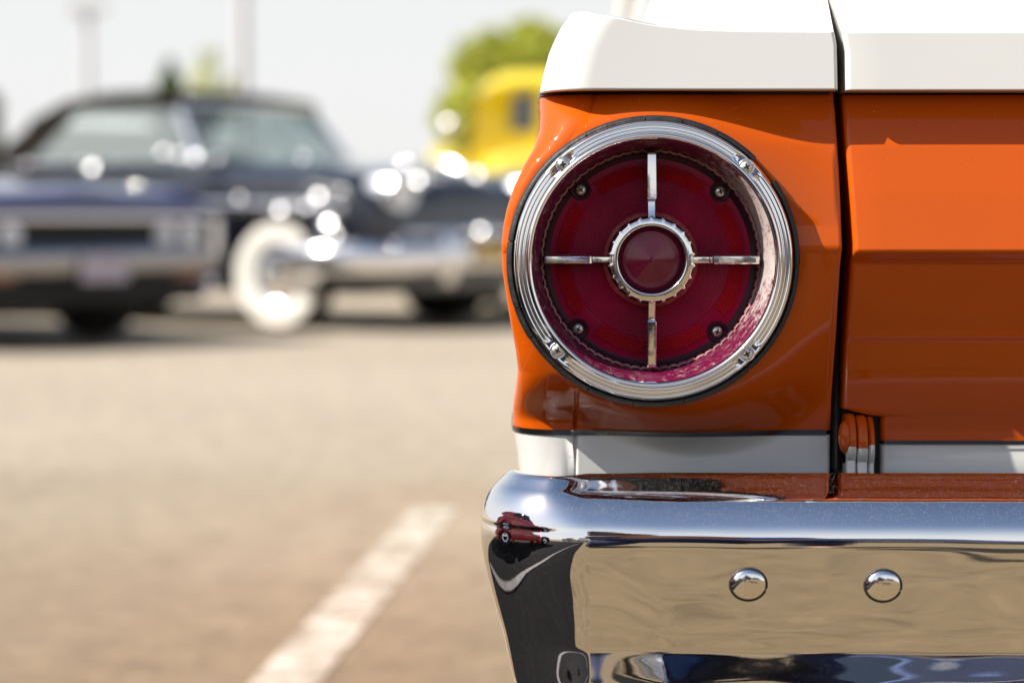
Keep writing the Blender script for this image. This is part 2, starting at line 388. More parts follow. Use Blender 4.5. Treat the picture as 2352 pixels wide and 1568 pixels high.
# white fin: overhanging ledge above the lamp
ZC = [(1180, 60), (1262, 32), (1300, 28), (1325, 25), (1362, 26), (1420, 37), (1500, 54), (1600, 64), (1700, 67), (1930, 69)]
FXL = [(-100, 1330), (24, 1318), (30, 1306), (38, 1299), (50, 1290), (75, 1277), (110, 1262), (160, 1249), (190, 1243), (208, 1241), (216, 1243)]
def ztop(x, y):
    u = 1176 + x * FPX / 1.715
    base = gz(smooth_tab(ZC, u, 18), 1.715)
    s = .02 + .95 * ss(1475, 1640, u)
    dy = max(0, y - 1.722)
    extra = s * dy
    if u < 1640: extra = min(extra, .02 * dy + .6 * dy * ss(1465, 1640, u))
    return base + extra - .0025 * ss(.012, 0, y - 1.708)
def fin_row(f, inset, xrv=None):
    """f in [0,1] climbs the face, inset then walks over the top"""
    row = []
    n = 90
    def face_v(u): return 208 + (smooth_tab(ZC, u, 18) + 6 - 208) * f
    vv = 208 + (30 - 208) * f
    xl = gx(interp(vv, FXL), 1.725) + inset
    yf = 1.7005 + .004 * f + inset
    rc = max(.0008, .034 - inset * .9)
    xr = gx(interp(208 + (68 - 208) * f - inset * 500, XG), 1.71)
    def zz(x, y, u):
        if inset > 0: return ztop(x, y)
        return gz(face_v(u), 1.71)
    if True:
        for a_, b_ in ((.0005, .045), (.0004, .006), (0, .0025), (-.0008, .0009), (-.0026, .0)):
            x = xr + a_; row.append((x, yf + b_, zz(x, yf + b_, 1900)))
    x0 = xr - .003; xc = xl + rc
    for k in range(n + 1):
        x = x0 + (xc - x0) * k / n
        row.append((x, yf, zz(x, yf, 1176 + x * FPX / 1.71)))
    for k in range(1, 15):
        a = k / 14 * math.pi / 2; x = xc - rc * math.sin(a); y = yf + rc * 1.3 * (1 - math.cos(a))
        row.append((x, y, zz(x, y, 1176 + x * FPX / 1.71)))
    ye = yf + rc * 1.3
    for k in range(1, 30):
        q = k / 29; y = ye + (3.2 - ye) * q ** 1.7; x = xl + .05 * ss(1.8, 3.0, y)
        z_ = zz(xl, min(y, 1.9) if inset > 0 else y, 1176 + xl * FPX / 1.71)
        row.append((x, y, z_))
    return row
rows = [[(x, y + .030 if y < 1.76 else y, z - .0000) for x, y, z in fin_row(0, 0)]]
rows += [[(x, y + .006, z - .0006) for x, y, z in fin_row(0, 0)]]
rows += [[(x, y + .0012, z - .0002) for x, y, z in fin_row(0, 0)]]
for f in np.linspace(.008, 1, 44): rows.append(fin_row(float(f), 0))
for ins in [.0012, .0025, .004, .006, .009, .013, .018, .025, .034, .045, .06, .08, .105, .14, .19, .25, .32]: rows.append(fin_row(1, ins))
fin = cpart(mesh('fin_ledge', *grid(rows, flip=False), M['white'])); tag(fin, 'white overhanging ledge with curled fin above the lamp'); mirrored(fin)

# tailgate
TGR = 2 * CARX
def gate_rows(vlist, yfun, xfun, off=0.0, lip=.004, zdepth=1.715, znz=None):
    rows = []
    for v in vlist:
        z = gz(v, yfun(v)) if znz is None else znz(v); y0 = yfun(v) - off; xl = xfun(v)
        row = [(xl, y0 + .045, z), (xl, y0 + .010, z)]
        for k in range(0, 6):
            a = k / 5 * math.pi / 2; row.append((xl + lip * (1 - math.cos(a)), y0 + lip * (1 - math.sin(a)), z))
        for k in range(1, 60):
            x = xl + lip + (TGR - 2 * xl - 2 * lip) * k / 60
            b_ = -.004 * math.sin(math.pi * k / 60)
            row.append((x, y0 + b_, z))
        for k in range(5, -1, -1):
            a = k / 5 * math.pi / 2; row.append((TGR - xl - lip * (1 - math.cos(a)), y0 + lip * (1 - math.sin(a)), z))
        row += [(TGR - xl, y0 + .010, z), (TGR - xl, y0 + .045, z)]
        rows.append(row)
    return rows
def gate_y(v):
    # gentle swage lines in the pressed panel
    y = smooth_tab([(100, 1.736), (215, 1.7285), (335, 1.7145), (450, 1.7075), (562, 1.7022), (577, 1.7015), (583, 1.7035), (606, 1.7130), (640, 1.7165), (720, 1.7265), (766, 1.7325), (774, 1.7326), (780, 1.7345), (810, 1.7375), (985, 1.7545), (1090, 1.757), (1120, 1.758)], v, 5)
    return y
def gate_x(v):
    a = gx(interp(v, XT), 1.72); b_ = gx(2029, 1.745)
    k = 0 if v < 938 else (1 if v > 956 else (1 - math.sqrt(max(0, 1 - ((v - 938) / 18) ** 2))) ** .55)
    return a + (b_ - a) * k
vg = list(np.linspace(218, 550, 50)) + list(np.linspace(552, 640, 44)) + list(np.linspace(644, 936, 50)) + list(np.linspace(938, 956, 16)) + list(np.linspace(960, 1012, 12))
tg = cpart(mesh('tailgate', *grid(gate_rows(vg, gate_y, gate_x)), M['orange'])); tag(tg, 'orange tailgate panel with horizontal crease')
wl_ = cpart(mesh('tailgate_sill', *grid(gate_rows(list(np.linspace(1018, 1125, 24)), lambda v: gate_y(v) + .001 * math.cos((v - 1018) / 60 * 3.14), gate_x)), M['white']))
tag(wl_, 'white painted strip along the bottom of the tailgate')
cpart(mesh('pinstripe', *grid(gate_rows(list(np.linspace(1011, 1020, 4)), gate_y, gate_x, .001)), M['black']))
cpart(mesh('pinstripe', *grid(gate_rows([212.5, 213.5, 215.5, 218.5], lambda v: gate_y(v), gate_x, .001)), M['black']))
# white upper ledge of the tailgate: face, crease at v 77, then sloping up and forward
def led_y(v):
    if v > 77: return 1.7003 + (208 - v) / (208 - 77) * .004
    return 1.7043 + (77 - v) / 5553 * 1.75 * 1.05
vw = [212, 211.2, 210, 208.5, 207] + list(np.linspace(205, 86, 26)) + [83, 81, 79.5, 78.4, 77.5, 76.5, 75.5, 74, 72, 69] + list(np.linspace(64, -160, 30))
def led_off(v): return led_y(v) + (.030 if v >= 212 else .004 if v > 211 else .0012 if v > 209.9 else 0)
rows = gate_rows(vw, lambda v: smooth_tab([(q, led_off(q)) for q in sorted(set(vw))], v, .8), lambda v: gx(interp(v, XT), 1.712), znz=lambda v: gz(v, max(1.71, led_y(v))))
tl = cpart(mesh('tailgate_ledge', *grid(rows), M['white'])); tag(tl, 'white upper ledge of the tailgate')

# dark door jamb behind the gap, and inner structure that closes the body
jb = MB(); jb.box(.19, TGR - .19, 1.80, 1.84, .45, .95); jb.box(.03, .24, 1.82, 1.86, .45, .80); jb.box(TGR - .24, TGR - .03, 1.82, 1.86, .45, .80)
cpart(jb.build('door_jamb', M['jamb'], None, False))
# weather strip glimpsed inside the gap
ws = MB(); ws.tube([(gx(interp(v, XG), 1.73) + .0035, 1.765, gz(v, 1.75)) for v in np.linspace(-60, 1080, 24)], .0045, 8)
cpart(ws.build('weather_strip', M['rubber']))

# hinge
hg = empty('hinge', (0, 0, 0)); cpart(hg); hg.matrix_parent_inverse = PARENT_INV
def knuckle(u0, u1, top, dy, name='knuckle'):
    d = 1.738; x0, x1 = gx(u0, d), gx(u1, d)
    prof = [(top + 62, .012), (top + 48, .0105)]
    zt = gz(top, d); pts = []
    for k in range(0, 15):
        a = k / 14 * math.pi * .78
        pts.append((1.752 - dy - .017 * math.sin(a), zt - .019 + .019 * math.cos(a)))
    pts += [(1.7425 - dy, zt - .027), (1.7405 - dy, zt - .030), (1.7400 - dy, zt - .044)]
    rows = []; b_ = .0018
    for fx, ins in ((x0, .0022), (x0 + .0004, .0008), (x0 + b_, 0), ((x0 + x1) / 2, -.0003), (x1 - b_, 0), (x1 - .0004, .0008), (x1, .0022)):
        rows.append([(fx, y + ins, z - ins * .5) for y, z in pts])
    rows.insert(0, [(x0, y + .02, z - .003) for y, z in pts]); rows.append([(x1, y + .02, z - .003) for y, z in pts])
    vs, fs = grid(rows, flip=True)
    me = bpy.data.meshes.new(name); me.from_pydata(vs, [], fs); me.update()
    o = link(name, me, [M['orange'], M['white']], hg)
    for p in me.polygons:
        p.material_index = 1 if p.center.z < gz(1026, d) else 0
    me.set_sharp_from_angle(angle=R(50))
    return o
knuckle(1944, 1967, 953, .001); knuckle(1969.5, 1994, 957, .0); knuckle(1996.5, 2011, 960, -.003)
pin = MB(); pin.ball((gx(1940, 1.735), 1.737, gz(1003, 1.737)), .0045, .006, .0115); pin.build('hinge_pin', M['orange'], hg)
hb = MB(); hb.box(gx(1926, 1.74), gx(2040, 1.74), 1.765, 1.79, gz(1130, 1.75), gz(935, 1.75)); hb.build('hinge_pocket', M['dark'], hg, False)

# ------------------------------------------------ tail lamp
TWO = 2 * math.pi
def lathe(prof, n=192, cx=LX, cz=LZ, y0=LY, a0=0, a1=TWO, mod=None):
    full = abs(a1 - a0 - TWO) < 1e-6; rows = []
    for i in range(n if full else n + 1):
        a = a0 + (a1 - a0) * i / n; row = []
        for r, p in prof:
            if mod: r, p = mod(r, p, a)
            row.append((cx + r * math.cos(a), y0 - p, cz + r * math.sin(a)))
        rows.append(row)
    return grid(rows, closed_v=full)
def lamp():
    def arc(c, r, a0, a1, n): return [(c[0] + r * math.cos(R(a)), c[1] + r * math.sin(R(a))) for a in np.linspace(a0, a1, n)]
    screw_a = [math.atan2(-(v - 600), u - 1498) for u, v in ((1287, 377), (1713, 384), (1280, 804), (1708, 810))]
    def near_screw(a):
        return min(abs((a - s + math.pi) % TWO - math.pi) for s in screw_a)
    # bezel with two ridges and a groove that stops short of each screw
    prof = [(.0987, -.004), (.0987, .0045), (.0985, .0062), (.0980, .0080), (.0973, .0098), (.0965, .0110), (.0957, .0115), (.0949, .0113), (.0941, .0106), (.0934, .0098),
            (.0928, .0093), (.0921, .0091), (.0914, .0093), (.0908, .0100), (.0903, .0112), (.0896, .0130), (.0888, .0145), (.0879, .0154), (.0870, .0156), (.0861, .0151), (.0853, .0141), (.0848, .0127), (.0846, .0105)]
    def mod(r, p, a):
        d = near_screw(a); k = 1 - ss(.095, .135, d)
        if .0900 <= r <= .0962: p = p + (.0104 - p) * k
        return r, p
    root = cpart(mesh('tail_lamp', *lathe(prof, 420, mod=mod), M['chrome']))
    tag(root, 'round red tail lamp in a polished chrome bezel')
    def sub(name, mesh_, mat, smooth=True, sharp=None): return mesh(name, *mesh_, mat, root, smooth, sharp)
    # worn magenta side wall with a notched inner rim
    wv, wf = lathe([(.0848, .0112), (.0838, .0100), (.0820, .004), (.0803, -.008), (.0790, -.020), (.0783, -.027)], 256)
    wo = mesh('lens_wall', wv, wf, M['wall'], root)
    def notch(r, p, a):
        q = (a * 72 / TWO) % 1; k = ss(0, .1, q) * (1 - ss(.75, .85, q)); return r - .0009 * k, p
    sub('notched_rim', lathe([(.0788, -.0235), (.0781, -.0236), (.0776, -.0246), (.0772, -.0285)], 512, mod=notch), lens_mat('grimy plum rim', (.30, .12, .12), .4, haze=.6))
    # lens disc: real concentric ribs
    pr = [(.0792, -.0265), (.0768, -.0285), (.0752, -.0318), (.0720, -.0322)]
    sub('lens_border', lathe(pr, 192), M['lens_edge'])
    ribs = []
    r = .0722
    ribs.append((r, -.0322))
    for r0 in (.0700, .0680, .0668): ribs.append((r0, -.0321))
    r0 = .0545; n = 19; step = (.0565 - .0315) / n
    ribs.append((.0570, -.0317))
    for k in range(n):
        ra = .0565 - k * step
        ribs += [(ra, -.0318), (ra - step * .25, -.0313), (ra - step * .5, -.03115), (ra - step * .75, -.0313)]
    ribs += [(.031, -.0316), (.020, -.0316)]
    sub('lens', lathe(ribs, 240), M['lens'])
    # reflector cells: honeycomb domes in eight arcs
    cells = MB(); s = .00155; nn = 34
    gaps = [0, 90, 180, 270]
    for i in range(-nn * 2, nn * 2):
        for j in range(-nn * 2, nn * 2):
            x = s * (i + (j % 2) * .5); y = s * .866 * j
            r_ = math.hypot(x, y)
            if not (.0572 < r_ < .0672): continue
            a = math.degrees(math.atan2(y, x)) % 360
            if min(abs((a - g_ + 180) % 360 - 180) for g_ in gaps) < 4.2: continue
            if min(abs((a - g_ + 180) % 360 - 180) for g_ in (45, 135, 225, 315)) < 8.0: continue
            hexa = [(LX + x + s * .56 * math.cos(R(60 * k + 30)), LY + .0312, LZ + y + s * .56 * math.sin(R(60 * k + 30))) for k in range(6)]
            jit = random.uniform(-.0001, .0001)
            cells.add(hexa + [(LX + x + jit, LY + .0312 - .00055, LZ + y + jit)], [(k, (k + 1) % 6, 6) for k in range(6)])
    o = mesh('reflector_band', cells.v, cells.f, M['reflex'], root, False); tag(o, kind='stuff')
    # dark screw seats and screws
    def screw(cx, cz, yf, r_, rot, tilt=0):
        k = MB()
        k.add(*lathe([(r_ * 1.0, -.0015), (r_, .0), (r_ * .93, r_ * .22), (r_ * .7, r_ * .42), (r_ * .4, r_ * .53), (0.00001, r_ * .57)], 28, cx, cz, yf))
        so = k.build('screw', M['screw'], root)
        cr = MB(); w = r_ * .13; l = r_ * .52; h = yf - r_ * .60
        for q in (0, 90):
            c_, s_ = math.cos(R(rot + q)), math.sin(R(rot + q))
            cr.add([(cx + c_ * a_ * l - s_ * b_ * w, h, cz + s_ * a_ * l + c_ * b_ * w) for a_, b_ in ((-1, -1), (1, -1), (1, 1), (-1, 1))], [(0, 1, 2, 3)])
            cr.add([(cx + c_ * a_ * l - s_ * b_ * w, h + .004, cz + s_ * a_ * l + c_ * b_ * w) for a_, b_ in ((-1, -1), (1, -1), (1, 1), (-1, 1))], [(0, 1, 2, 3)])
        # recess cross as a shallow dark plus just proud of the dome
        cr.build('cross_recess', M['dark'], root, False)
    for a, rt in zip(screw_a, (10, 25, -20, 30)):
        rr = .0921
        cx, cz = LX + rr * math.cos(a), LZ + rr * math.sin(a)
        seat = lathe([(.0058, .0104), (.0054, .0112), (.0050, .0113), (.0046, .0106), (.0044, .0102), (.0001, .0102)], 32, cx, cz, LY); sub('screw_seat', seat, M['chrome'])
        screw(cx, cz, LY - .0108, .0043, rt)
    for (u, v), rt in zip(((1334, 436), (1655, 440), (1328, 756), (1648, 762)), (40, 15, 60, -15)):
        p = at(u, v, 1.729)
        sub('screw_seat', lathe([(.0078, -.0012), (.0074, .0006), (.0066, .0009), (.0058, .0002), (.0001, .0002)], 32, p.x, p.z, LY + .0318), M['lens_edge'])
        screw(p.x, p.z, LY + .0308, .0040, rt)
    # spokes
    def spoke(ang, w, h0=.0, name='spoke'):
        c_, s_ = math.cos(R(ang)), math.sin(R(ang))
        def P(rad, lat, pro): return (LX + c_ * rad - s_ * lat, LY - pro, LZ + s_ * rad + c_ * lat)
        st = [(.0290, w * .80, -.0125), (.0330, w * .80, -.0145), (.0418, w * .82, -.0158), (.0428, w, -.0105), (.0440, w, -.0095), (.0600, w * .98, -.0100), (.0735, w * .95, -.0112), (.0760, w * .93, -.0118), (.0766, w * .90, -.0130)]
        rows = []
        for rad, ww, top in st:
            b_ = .0007
            rows.append([P(rad, -ww / 2 - .0003, -.0325), P(rad, -ww / 2, top - b_), P(rad, -ww / 2 + b_, top), P(rad, 0, top + .0001), P(rad, ww / 2 - b_, top), P(rad, ww / 2, top - b_), P(rad, ww / 2 + .0003, -.0325)])
        vs, fs = grid(rows); k = len(vs); fs.append(tuple(range(7))); fs.append(tuple(range(k - 1, k - 8, -1)))
        return mesh(name, vs, fs, M['plated'], root, True, 28)
    for a, w in ((90, .0068), (0, .0056), (-90, .0060), (180, .0056)): spoke(a, w * 1.1)
    rp = MB(); rp.box(LX + .0475, LX + .0600, LY + .0092, LY + .0105, LZ - .0017, LZ + .0013); rp.build('spoke_badge', M['screw'], root, False)
    # hub with small knobs round its rim
    def hubmod(r, p, a):
        if r > .0291:
            q = (a * 22 / TWO) % 1; k = math.exp(-((q - .5) / .13) ** 2); r = r + .0017 * k
        return r, p
    sub('hub_ring', lathe([(.0300, -.0330), (.0298, -.0130), (.0296, -.0118), (.0290, -.0111), (.0270, -.0107), (.0250, -.0103), (.0243, -.0105), (.0239, -.0113), (.0237, -.018)], 528, mod=hubmod), M['plated'])
    sub('hub_skirt', lathe([(.0345, -.0330), (.0342, -.0262), (.0330, -.0250), (.0310, -.0250)], 128), lens_mat('worn rose plastic', (.35, .04, .05), .4, haze=.4))
    sub('hub_seal', lathe([(.0240, -.0150), (.0232, -.0150), (.0222, -.0185), (.0220, -.0215)], 96), M['lens_edge'])
    # centre lens: stepped cone with a nub
    cp = [(.0222, -.0200), (.0208, -.0196)]
    for k in range(17):
        ra = .0205 - k * .00112
        cp += [(ra, -.0194 + k * .00030), (ra - .0003, -.01915 + k * .00030), (ra - .0008, -.01910 + k * .00030)]
    cp += [(.0012, -.0140), (.0010, -.0130), (.0005, -.0125), (.00001, -.0124)]
    sub('centre_lens', lathe(cp, 96), M['centre'])
    # cracked rubber gasket in pieces, one missing at the upper right
    segs = [(-2, 33), (45, 63), (63.4, 78), (78.4, 93), (93.5, 118), (118.5, 131), (131.6, 139), (139.5, 172), (172.8, 199), (199.5, 212), (212.5, 243), (243.5, 262), (262.3, 282), (282.4, 311), (312.2, 357.5)]
    for a, b_ in ((46, 360 + 32),):
        vs, fs = lathe([(.0985, .0), (.0990, .0050), (.0998, .0054), (.1006, .0050), (.1010, .0040), (.1012, -.006)], 240, a0=R(a), a1=R(b_)); mesh('gasket', vs, fs, M['rubber'], root, True, 50)
    for i, (a, b_) in enumerate(segs):
        w = random.uniform(-.0003, .0003); o_ = random.uniform(-.0002, .0004)
        pf = [(.0984, .0), (.0988, .0056 + w), (.0997, .0070 + w), (.1011, .0068 + w), (.1024 + o_, .0054), (.1030 + o_, .002), (.1031, -.006)]
        vs, fs = lathe(pf, max(6, int((b_ - a) / 1.5)), a0=R(a), a1=R(b_), mod=lambda r_, p_, q_: (r_ - (.0016 * max(0, math.sin(q_ - .2)) ** 1.5 if r_ > .099 else 0), p_ + .0002 * math.sin(q_ * 37)))
        n_ = len(pf); k = len(vs); fs.append(tuple(range(n_ - 1, -1, -1))); fs.append(tuple(range(k - n_, k)))
        mesh('gasket_piece', vs, fs, M['rubber'], root, True, 50)
    sub('lamp_cup', lathe([(.0990, .002), (.0992, -.050), (.02, -.052)], 96), M['dark'])
    return root
lp = lamp()
lp2 = lp.copy(); C.objects.link(lp2); lp2.location.x = TGR - 2 * LX
for ch in list(lp.children):
    c2 = ch.copy(); C.objects.link(c2); c2.parent = lp2

# ------------------------------------------------ bumper
BC = Vector((0.053, 1.695))
def bumper_prof(k, x=0.0):                    # k: 0 on the straight rear face, 1 round the corner; (offset, z)
    pts = [(-.165, .495), (-.12, .507), (-.085, .5165), (-.066, .5215), (-.057, .5236)]
    tt = [(-.057, 2), (-.052, 8), (-.048, 15), (-.042, 23), (-.034, 22), (-.027, 20), (-.019, 29), (-.0136, 37)]
    zc, oc = .5238, -.0555; pts.append((oc, zc))
    while oc < -.0137:
        st_ = .0012; zc -= st_ * math.tan(R(interp(oc + st_ / 2, tt))); oc += st_; pts.append((oc, zc))
    z_ = .4845; a_0 = 37; rv = (zc - z_) / (math.cos(R(a_0)) - math.cos(R(86)))
    rh = -oc / (1 - math.sin(R(a_0)))
    for a in np.linspace(a_0 + 4, 86, 16): pts.append((-rh * (1 - math.sin(R(a))), z_ + rv * (math.cos(R(a)) - math.cos(R(86)))))
    z = z_; o = pts[-1][0]
    front = [(.4845, 4), (.4825, 2.5), (.4800, -3), (.476, -5.2), (.46, -6.2), (.44, -7.5), (.425, -9), (.415, -12), (.4105, -12), (.4085, -4), (.4065, 4.5), (.4035, 6.3), (.398, 6.0), (.391, 6.8), (.385, 4), (.379, -4), (.373, -22), (.368, -50), (.366, -80)]
    side = [(.4865, 4), (.4800, 0), (.474, -6), (.46, -12), (.44, -15), (.425, -16), (.415, -16), (.4105, -15), (.4085, -14), (.4065, -13), (.4035, -12), (.398, -12), (.391, -12), (.385, -12), (.379, -14), (.373, -30), (.368, -50), (.366, -80)]
    zs = np.concatenate([np.linspace(.4845, .412, 30), np.linspace(.4115, .404, 10), np.linspace(.4025, .367, 16)])
    zprev = z
    for zz in zs[1:]:
        zm = (zprev + zz) / 2
        phi = (1 - k) * interp(-zm, [(-a, b_) for a, b_ in front]) + k * interp(-zm, [(-a, b_) for a, b_ in side])
        if zz < .4085 and zz > .38: phi += (1 - k) * (1.4 * math.sin(x * 31) + .9 * math.sin(x * 57 + 1))
        o += (zprev - zz) * math.tan(R(phi)); pts.append((o, float(zz))); zprev = zz
    pts += [(o - .012, .3655), (o - .05, .370)]
    sq = 1 - .60 * k
    return [(a * sq if b_ > .49 and a > -.058 else a - (.057 * (sq - 1) if b_ > .49 else 0), b_) for a, b_ in pts]
def bumper_mesh():
    rb = .075; cols = []
    def col(center, dirv, k): return [(center.x + dirv.x * max(.004, rb + o) if False else center.x + dirv.x * (rb + o), center.y + dirv.y * (rb + o), z) for o, z in bumper_prof(k, center.x)]
    xr = CARX
    for t in np.linspace(0, 1, 160):
        x = xr + (BC.x - xr) * t
        k = ss(.11, .053, x) * .25
        bow = -.010 * ((x - BC.x) / (xr - BC.x)) * (2 - (x - BC.x) / (xr - BC.x))
        cols.append(col(Vector((x, BC.y + bow)), Vector((0, -1)), k))
    for t in np.linspace(0, 1, 40)[1:]:
        a = t * math.pi / 2
        k = .25 + .75 * ss(0, .35, t)
        pts = bumper_prof(k); row = []
        for o, z in pts:
            rad = max(.003, rb + o); row.append((BC.x - rad * math.sin(a), BC.y - rad * math.cos(a) * 1.0, z))
        cols.append(row)
    for t in np.linspace(0, 1, 14)[1:]:
        y = BC.y + .42 * t; dx = .05 * t
        row = [(BC.x - max(.003, rb + o) + dx, y, z - .075 * ss(0, .5, t) * max(0, (z - .366) / .158)) for o, z in bumper_prof(1)]
        cols.append(row)
    left = cols
    right = [[(2 * CARX - x, y, z) for x, y, z in c] for c in reversed(cols[1:])] if False else [[(2 * CARX - x, y, z) for x, y, z in c] for c in cols[::-1]][:-1]
    allc = right + left
    return grid(allc, flip=False)
bm_o = cpart(mesh('rear_bumper', *bumper_mesh(), M['bumper'])); tag(bm_o, 'chrome rear bumper wrapped round the corner')
def bface_y(z):
    pr = bumper_prof(0); return BC.y - .075 - interp(-z, [(-b_, a) for a, b_ in pr[-58:-2]])
for u, v in ((1720, 1343), (2029, 1345), (1176 + (TGR - .154) * FPX / 1.62, 1345), (1176 + (TGR - .249) * FPX / 1.62, 1343)):
    z = gz(v, 1.617); x = gx(u, 1.617); y0 = bface_y(z) + .0008 - .008 * (x - BC.x) / (CARX - BC.x) * (2 - (x - BC.x) / (CARX - BC.x)) * 1.2
    k = MB(); prof = [(.0122, -.004), (.0121, .0006), (.0117, .0018)] + [(.0115 * math.cos(R(a)), (.0018 + .0036 * math.sin(R(a)))) for a in np.linspace(4, 89.9, 14)]
    rows = []
    for i in range(48):
        a = TWO * i / 48; rows.append([(x + r * math.cos(a), y0 - p - r * math.sin(a) * .11, z + r * math.sin(a) * .88) for r, p in prof])
    bo_ = mesh('bumper_bolt', *grid(rows, closed_v=True), M['chrome'], bm_o, True)
    ri_ = MB(); ri_.tube([(x + .0121 * math.cos(a), y0 - .0008 - .0121 * math.sin(a) * .11, z + .0107 * math.sin(a)) for a in np.linspace(0, TWO, 48, endpoint=False)], .0011, 8, closed=True); ri_.build('bolt_seat', M['rubber'], bo_)

# valance behind the bumper, side panels, greenhouse and wheels of the rest of the car
vb = MB(); vb.box(.06, TGR - .06, 1.80, 1.86, .28, .53); cpart(vb.build('valance', M['dark'], None, False))
def side_sheet(sgn):
    fs = []; ys = np.linspace(2.0, 6.3, 330); zs = np.linspace(.26, .80, 70); vs = []
    for y in ys:
        for z in zs: 
            x = .035 + .25 * max(0, z - .66) ** 1.5 + .05 * max(0, .5 - z) + .35 * ss(5.9, 6.6, y) ** 2
            vs.append((x if sgn < 0 else TGR - x, y, z))
    nz = len(zs)
    for i in range(len(ys) - 1):
        for j in range(nz - 1):
            yc, zc_ = (ys[i] + ys[i + 1]) / 2, (zs[j] + zs[j + 1]) / 2
            if min(math.hypot(yc - 2.75, zc_ - .33), math.hypot(yc - 5.5, zc_ - .33)) < .37: continue
            f = (i * nz + j, (i + 1) * nz + j, (i + 1) * nz + j + 1, i * nz + j + 1); fs.append(f if sgn > 0 else f[::-1])
    return cpart(mesh('side_panel', vs, fs, M['orange']))
side_sheet(-1); side_sheet(1)
hd = MB()
rows = []
for y in np.linspace(4.6, 6.35, 14):
    rows.append([(x, y, .80 + .16 * math.sin(math.pi * (x - .04) / (TGR - .08)) ** .5 - .10 * ss(6.0, 6.4, y)) for x in np.linspace(.05, TGR - .05, 30)])
hd.add(*grid(rows)); cpart(hd.build('hood', M['white']))
gm, N_, L_, b_g = new_mat('tinted glass'); setp(b_g, Base_Color=(.05, .08, .16, 1), Roughness=.03, Coat_Weight=1, Coat_Roughness=.01, Specular_IOR_Level=.7)
L_.new(ramp(N_, L_, noise(N_, L_, 3), [(.3, (.03, .05, .10)), (.7, (.06, .09, .18))]), b_g.inputs['Base Color']); M['glass'] = gm
def quad(name, pts, mat, th=.006):
    a, b_, c, d = [Vector(p) for p in pts]; n = (b_ - a).cross(d - a).normalized() * th
    k = MB(); k.add([a, b_, c, d, a - n, b_ - n, c - n, d - n], [(0, 1, 2, 3), (7, 6, 5, 4), (0, 4, 5, 1), (1, 5, 6, 2), (2, 6, 7, 3), (3, 7, 4, 0)])
    return k.build(name, mat, None, False)
for s in (0, 1):
    f = (lambda x: x) if s == 0 else (lambda x: TGR - x)
    # rear pillar and side glass, leaning inboard
    pb = [(f(.155), 2.00, .90), (f(.165), 2.50, .86), (f(.255), 2.62, 1.36), (f(.245), 2.32, 1.36)]
    cpart(quad('side_window', [(f(.150), 2.5, .84), (f(.160), 4.1, .84), (f(.26), 3.9, 1.36), (f(.255), 2.62, 1.36)], M['glass']))
    pl_ = MB(); pl_.tube([(f(.175), 4.22, .84), (f(.255), 3.92, 1.38)], .032, 10); cpart(pl_.build('windscreen_pillar', M['white']))
    pk = MB(); pk.tube([(f(.24), 2.28, 1.12), (f(.275), 2.55, 1.36)], (.05), 10); cpart(pk.build('rear_pillar', M['white']))
rf = MB(); rows = []
for y in np.linspace(2.45, 4.0, 16):
    rows.append([(x, y, 1.36 + .07 * math.sin(math.pi * (x - .24) / (TGR - .48)) ** .6 - .03 * (abs(y - 3.2) / .8) ** 3) for x in np.linspace(.24, TGR - .24, 26)])
rf.add(*grid(rows)); cpart(rf.build('roof', M['white']))
cpart(quad('rear_window', [(.26, 2.25, 1.10), (TGR - .26, 2.25, 1.10), (TGR - .27, 2.48, 1.37), (.27, 2.48, 1.37)], M['glass']))
cpart(quad('windscreen', [(.20, 4.25, .90), (TGR - .20, 4.25, .90), (TGR - .28, 3.95, 1.38), (.28, 3.95, 1.38)], M['glass']))

M['tyre'] = plain('tyre rubber', (0.018, 0.017, 0.016), .75, var=.3)
M['whitewall'] = plain('cream whitewall', (0.78, 0.75, 0.68), .5, var=.05)
M['farchrome'] = plain('car chrome', (0.85, 0.85, 0.87), .15, metal=1, var=.03, scale=8)
def wheel(parent, x, y, r=.345, w=.19, white=True, steer=0, side=-1, name='wheel', hubmat=None):
    """axis along local y; side -1 faces -y"""
    prof = [(r * .60, w * .42), (r * .80, w * .50), (r * .95, w * .47), (r * .995, w * .36), (r, w * .18), (r, -w * .18), (r * .995, -w * .36), (r * .95, -w * .47), (r * .80, -w * .5), (r * .60, -w * .42)]
    def lat(pf, n=48, sg=1):
        rows = [[(q * math.cos(TWO * i / n), p * sg, q * math.sin(TWO * i / n)) for q, p in pf] for i in range(n)]
        return grid(rows, closed_v=True, flip=(sg < 0))
    o = mesh(name, *lat(prof), M['tyre'], parent); o.location = (x, y, r); o.rotation_euler = (0, 0, steer)
    if white:
        mesh('whitewall', *lat([(r * .56, w * .435), (r * .62, w * .46), (r * .78, w * .525), (r * .90, w * .51), (r * .925, w * .49)], sg=side), M['whitewall'], o)
    mesh('rim', *lat([(r * .64, w * .42), (r * .60, w * .40), (r * .56, w * .30), (r * .40, w * .30)], sg=side), hubmat or M['farchrome'], o)
    mesh('hubcap', *lat([(r * .47, w * .28), (r * .46, w * .40), (r * .38, w * .50), (r * .24, w * .58), (r * .22, w * .62), (r * .12, w * .70), (.0005, w * .72)], sg=side), M['farchrome'], o)
    return o
for yy in (2.75, 5.5):
    for sx in (0, 1):
        hlp = wheel(car, -CARX + (.205 if sx == 0 else TGR - .205), yy - 1.72, .33, .18, True, R(90) if False else R(90), side=1 if sx == 0 else -1)
fl = MB(); fl.box(.25, TGR - .25, 1.87, 6.2, .24, .30); fl.box(.30, TGR - .30, 1.87, 6.2, .31, .78); cpart(fl.build('underbody', M['dark'], None, False))

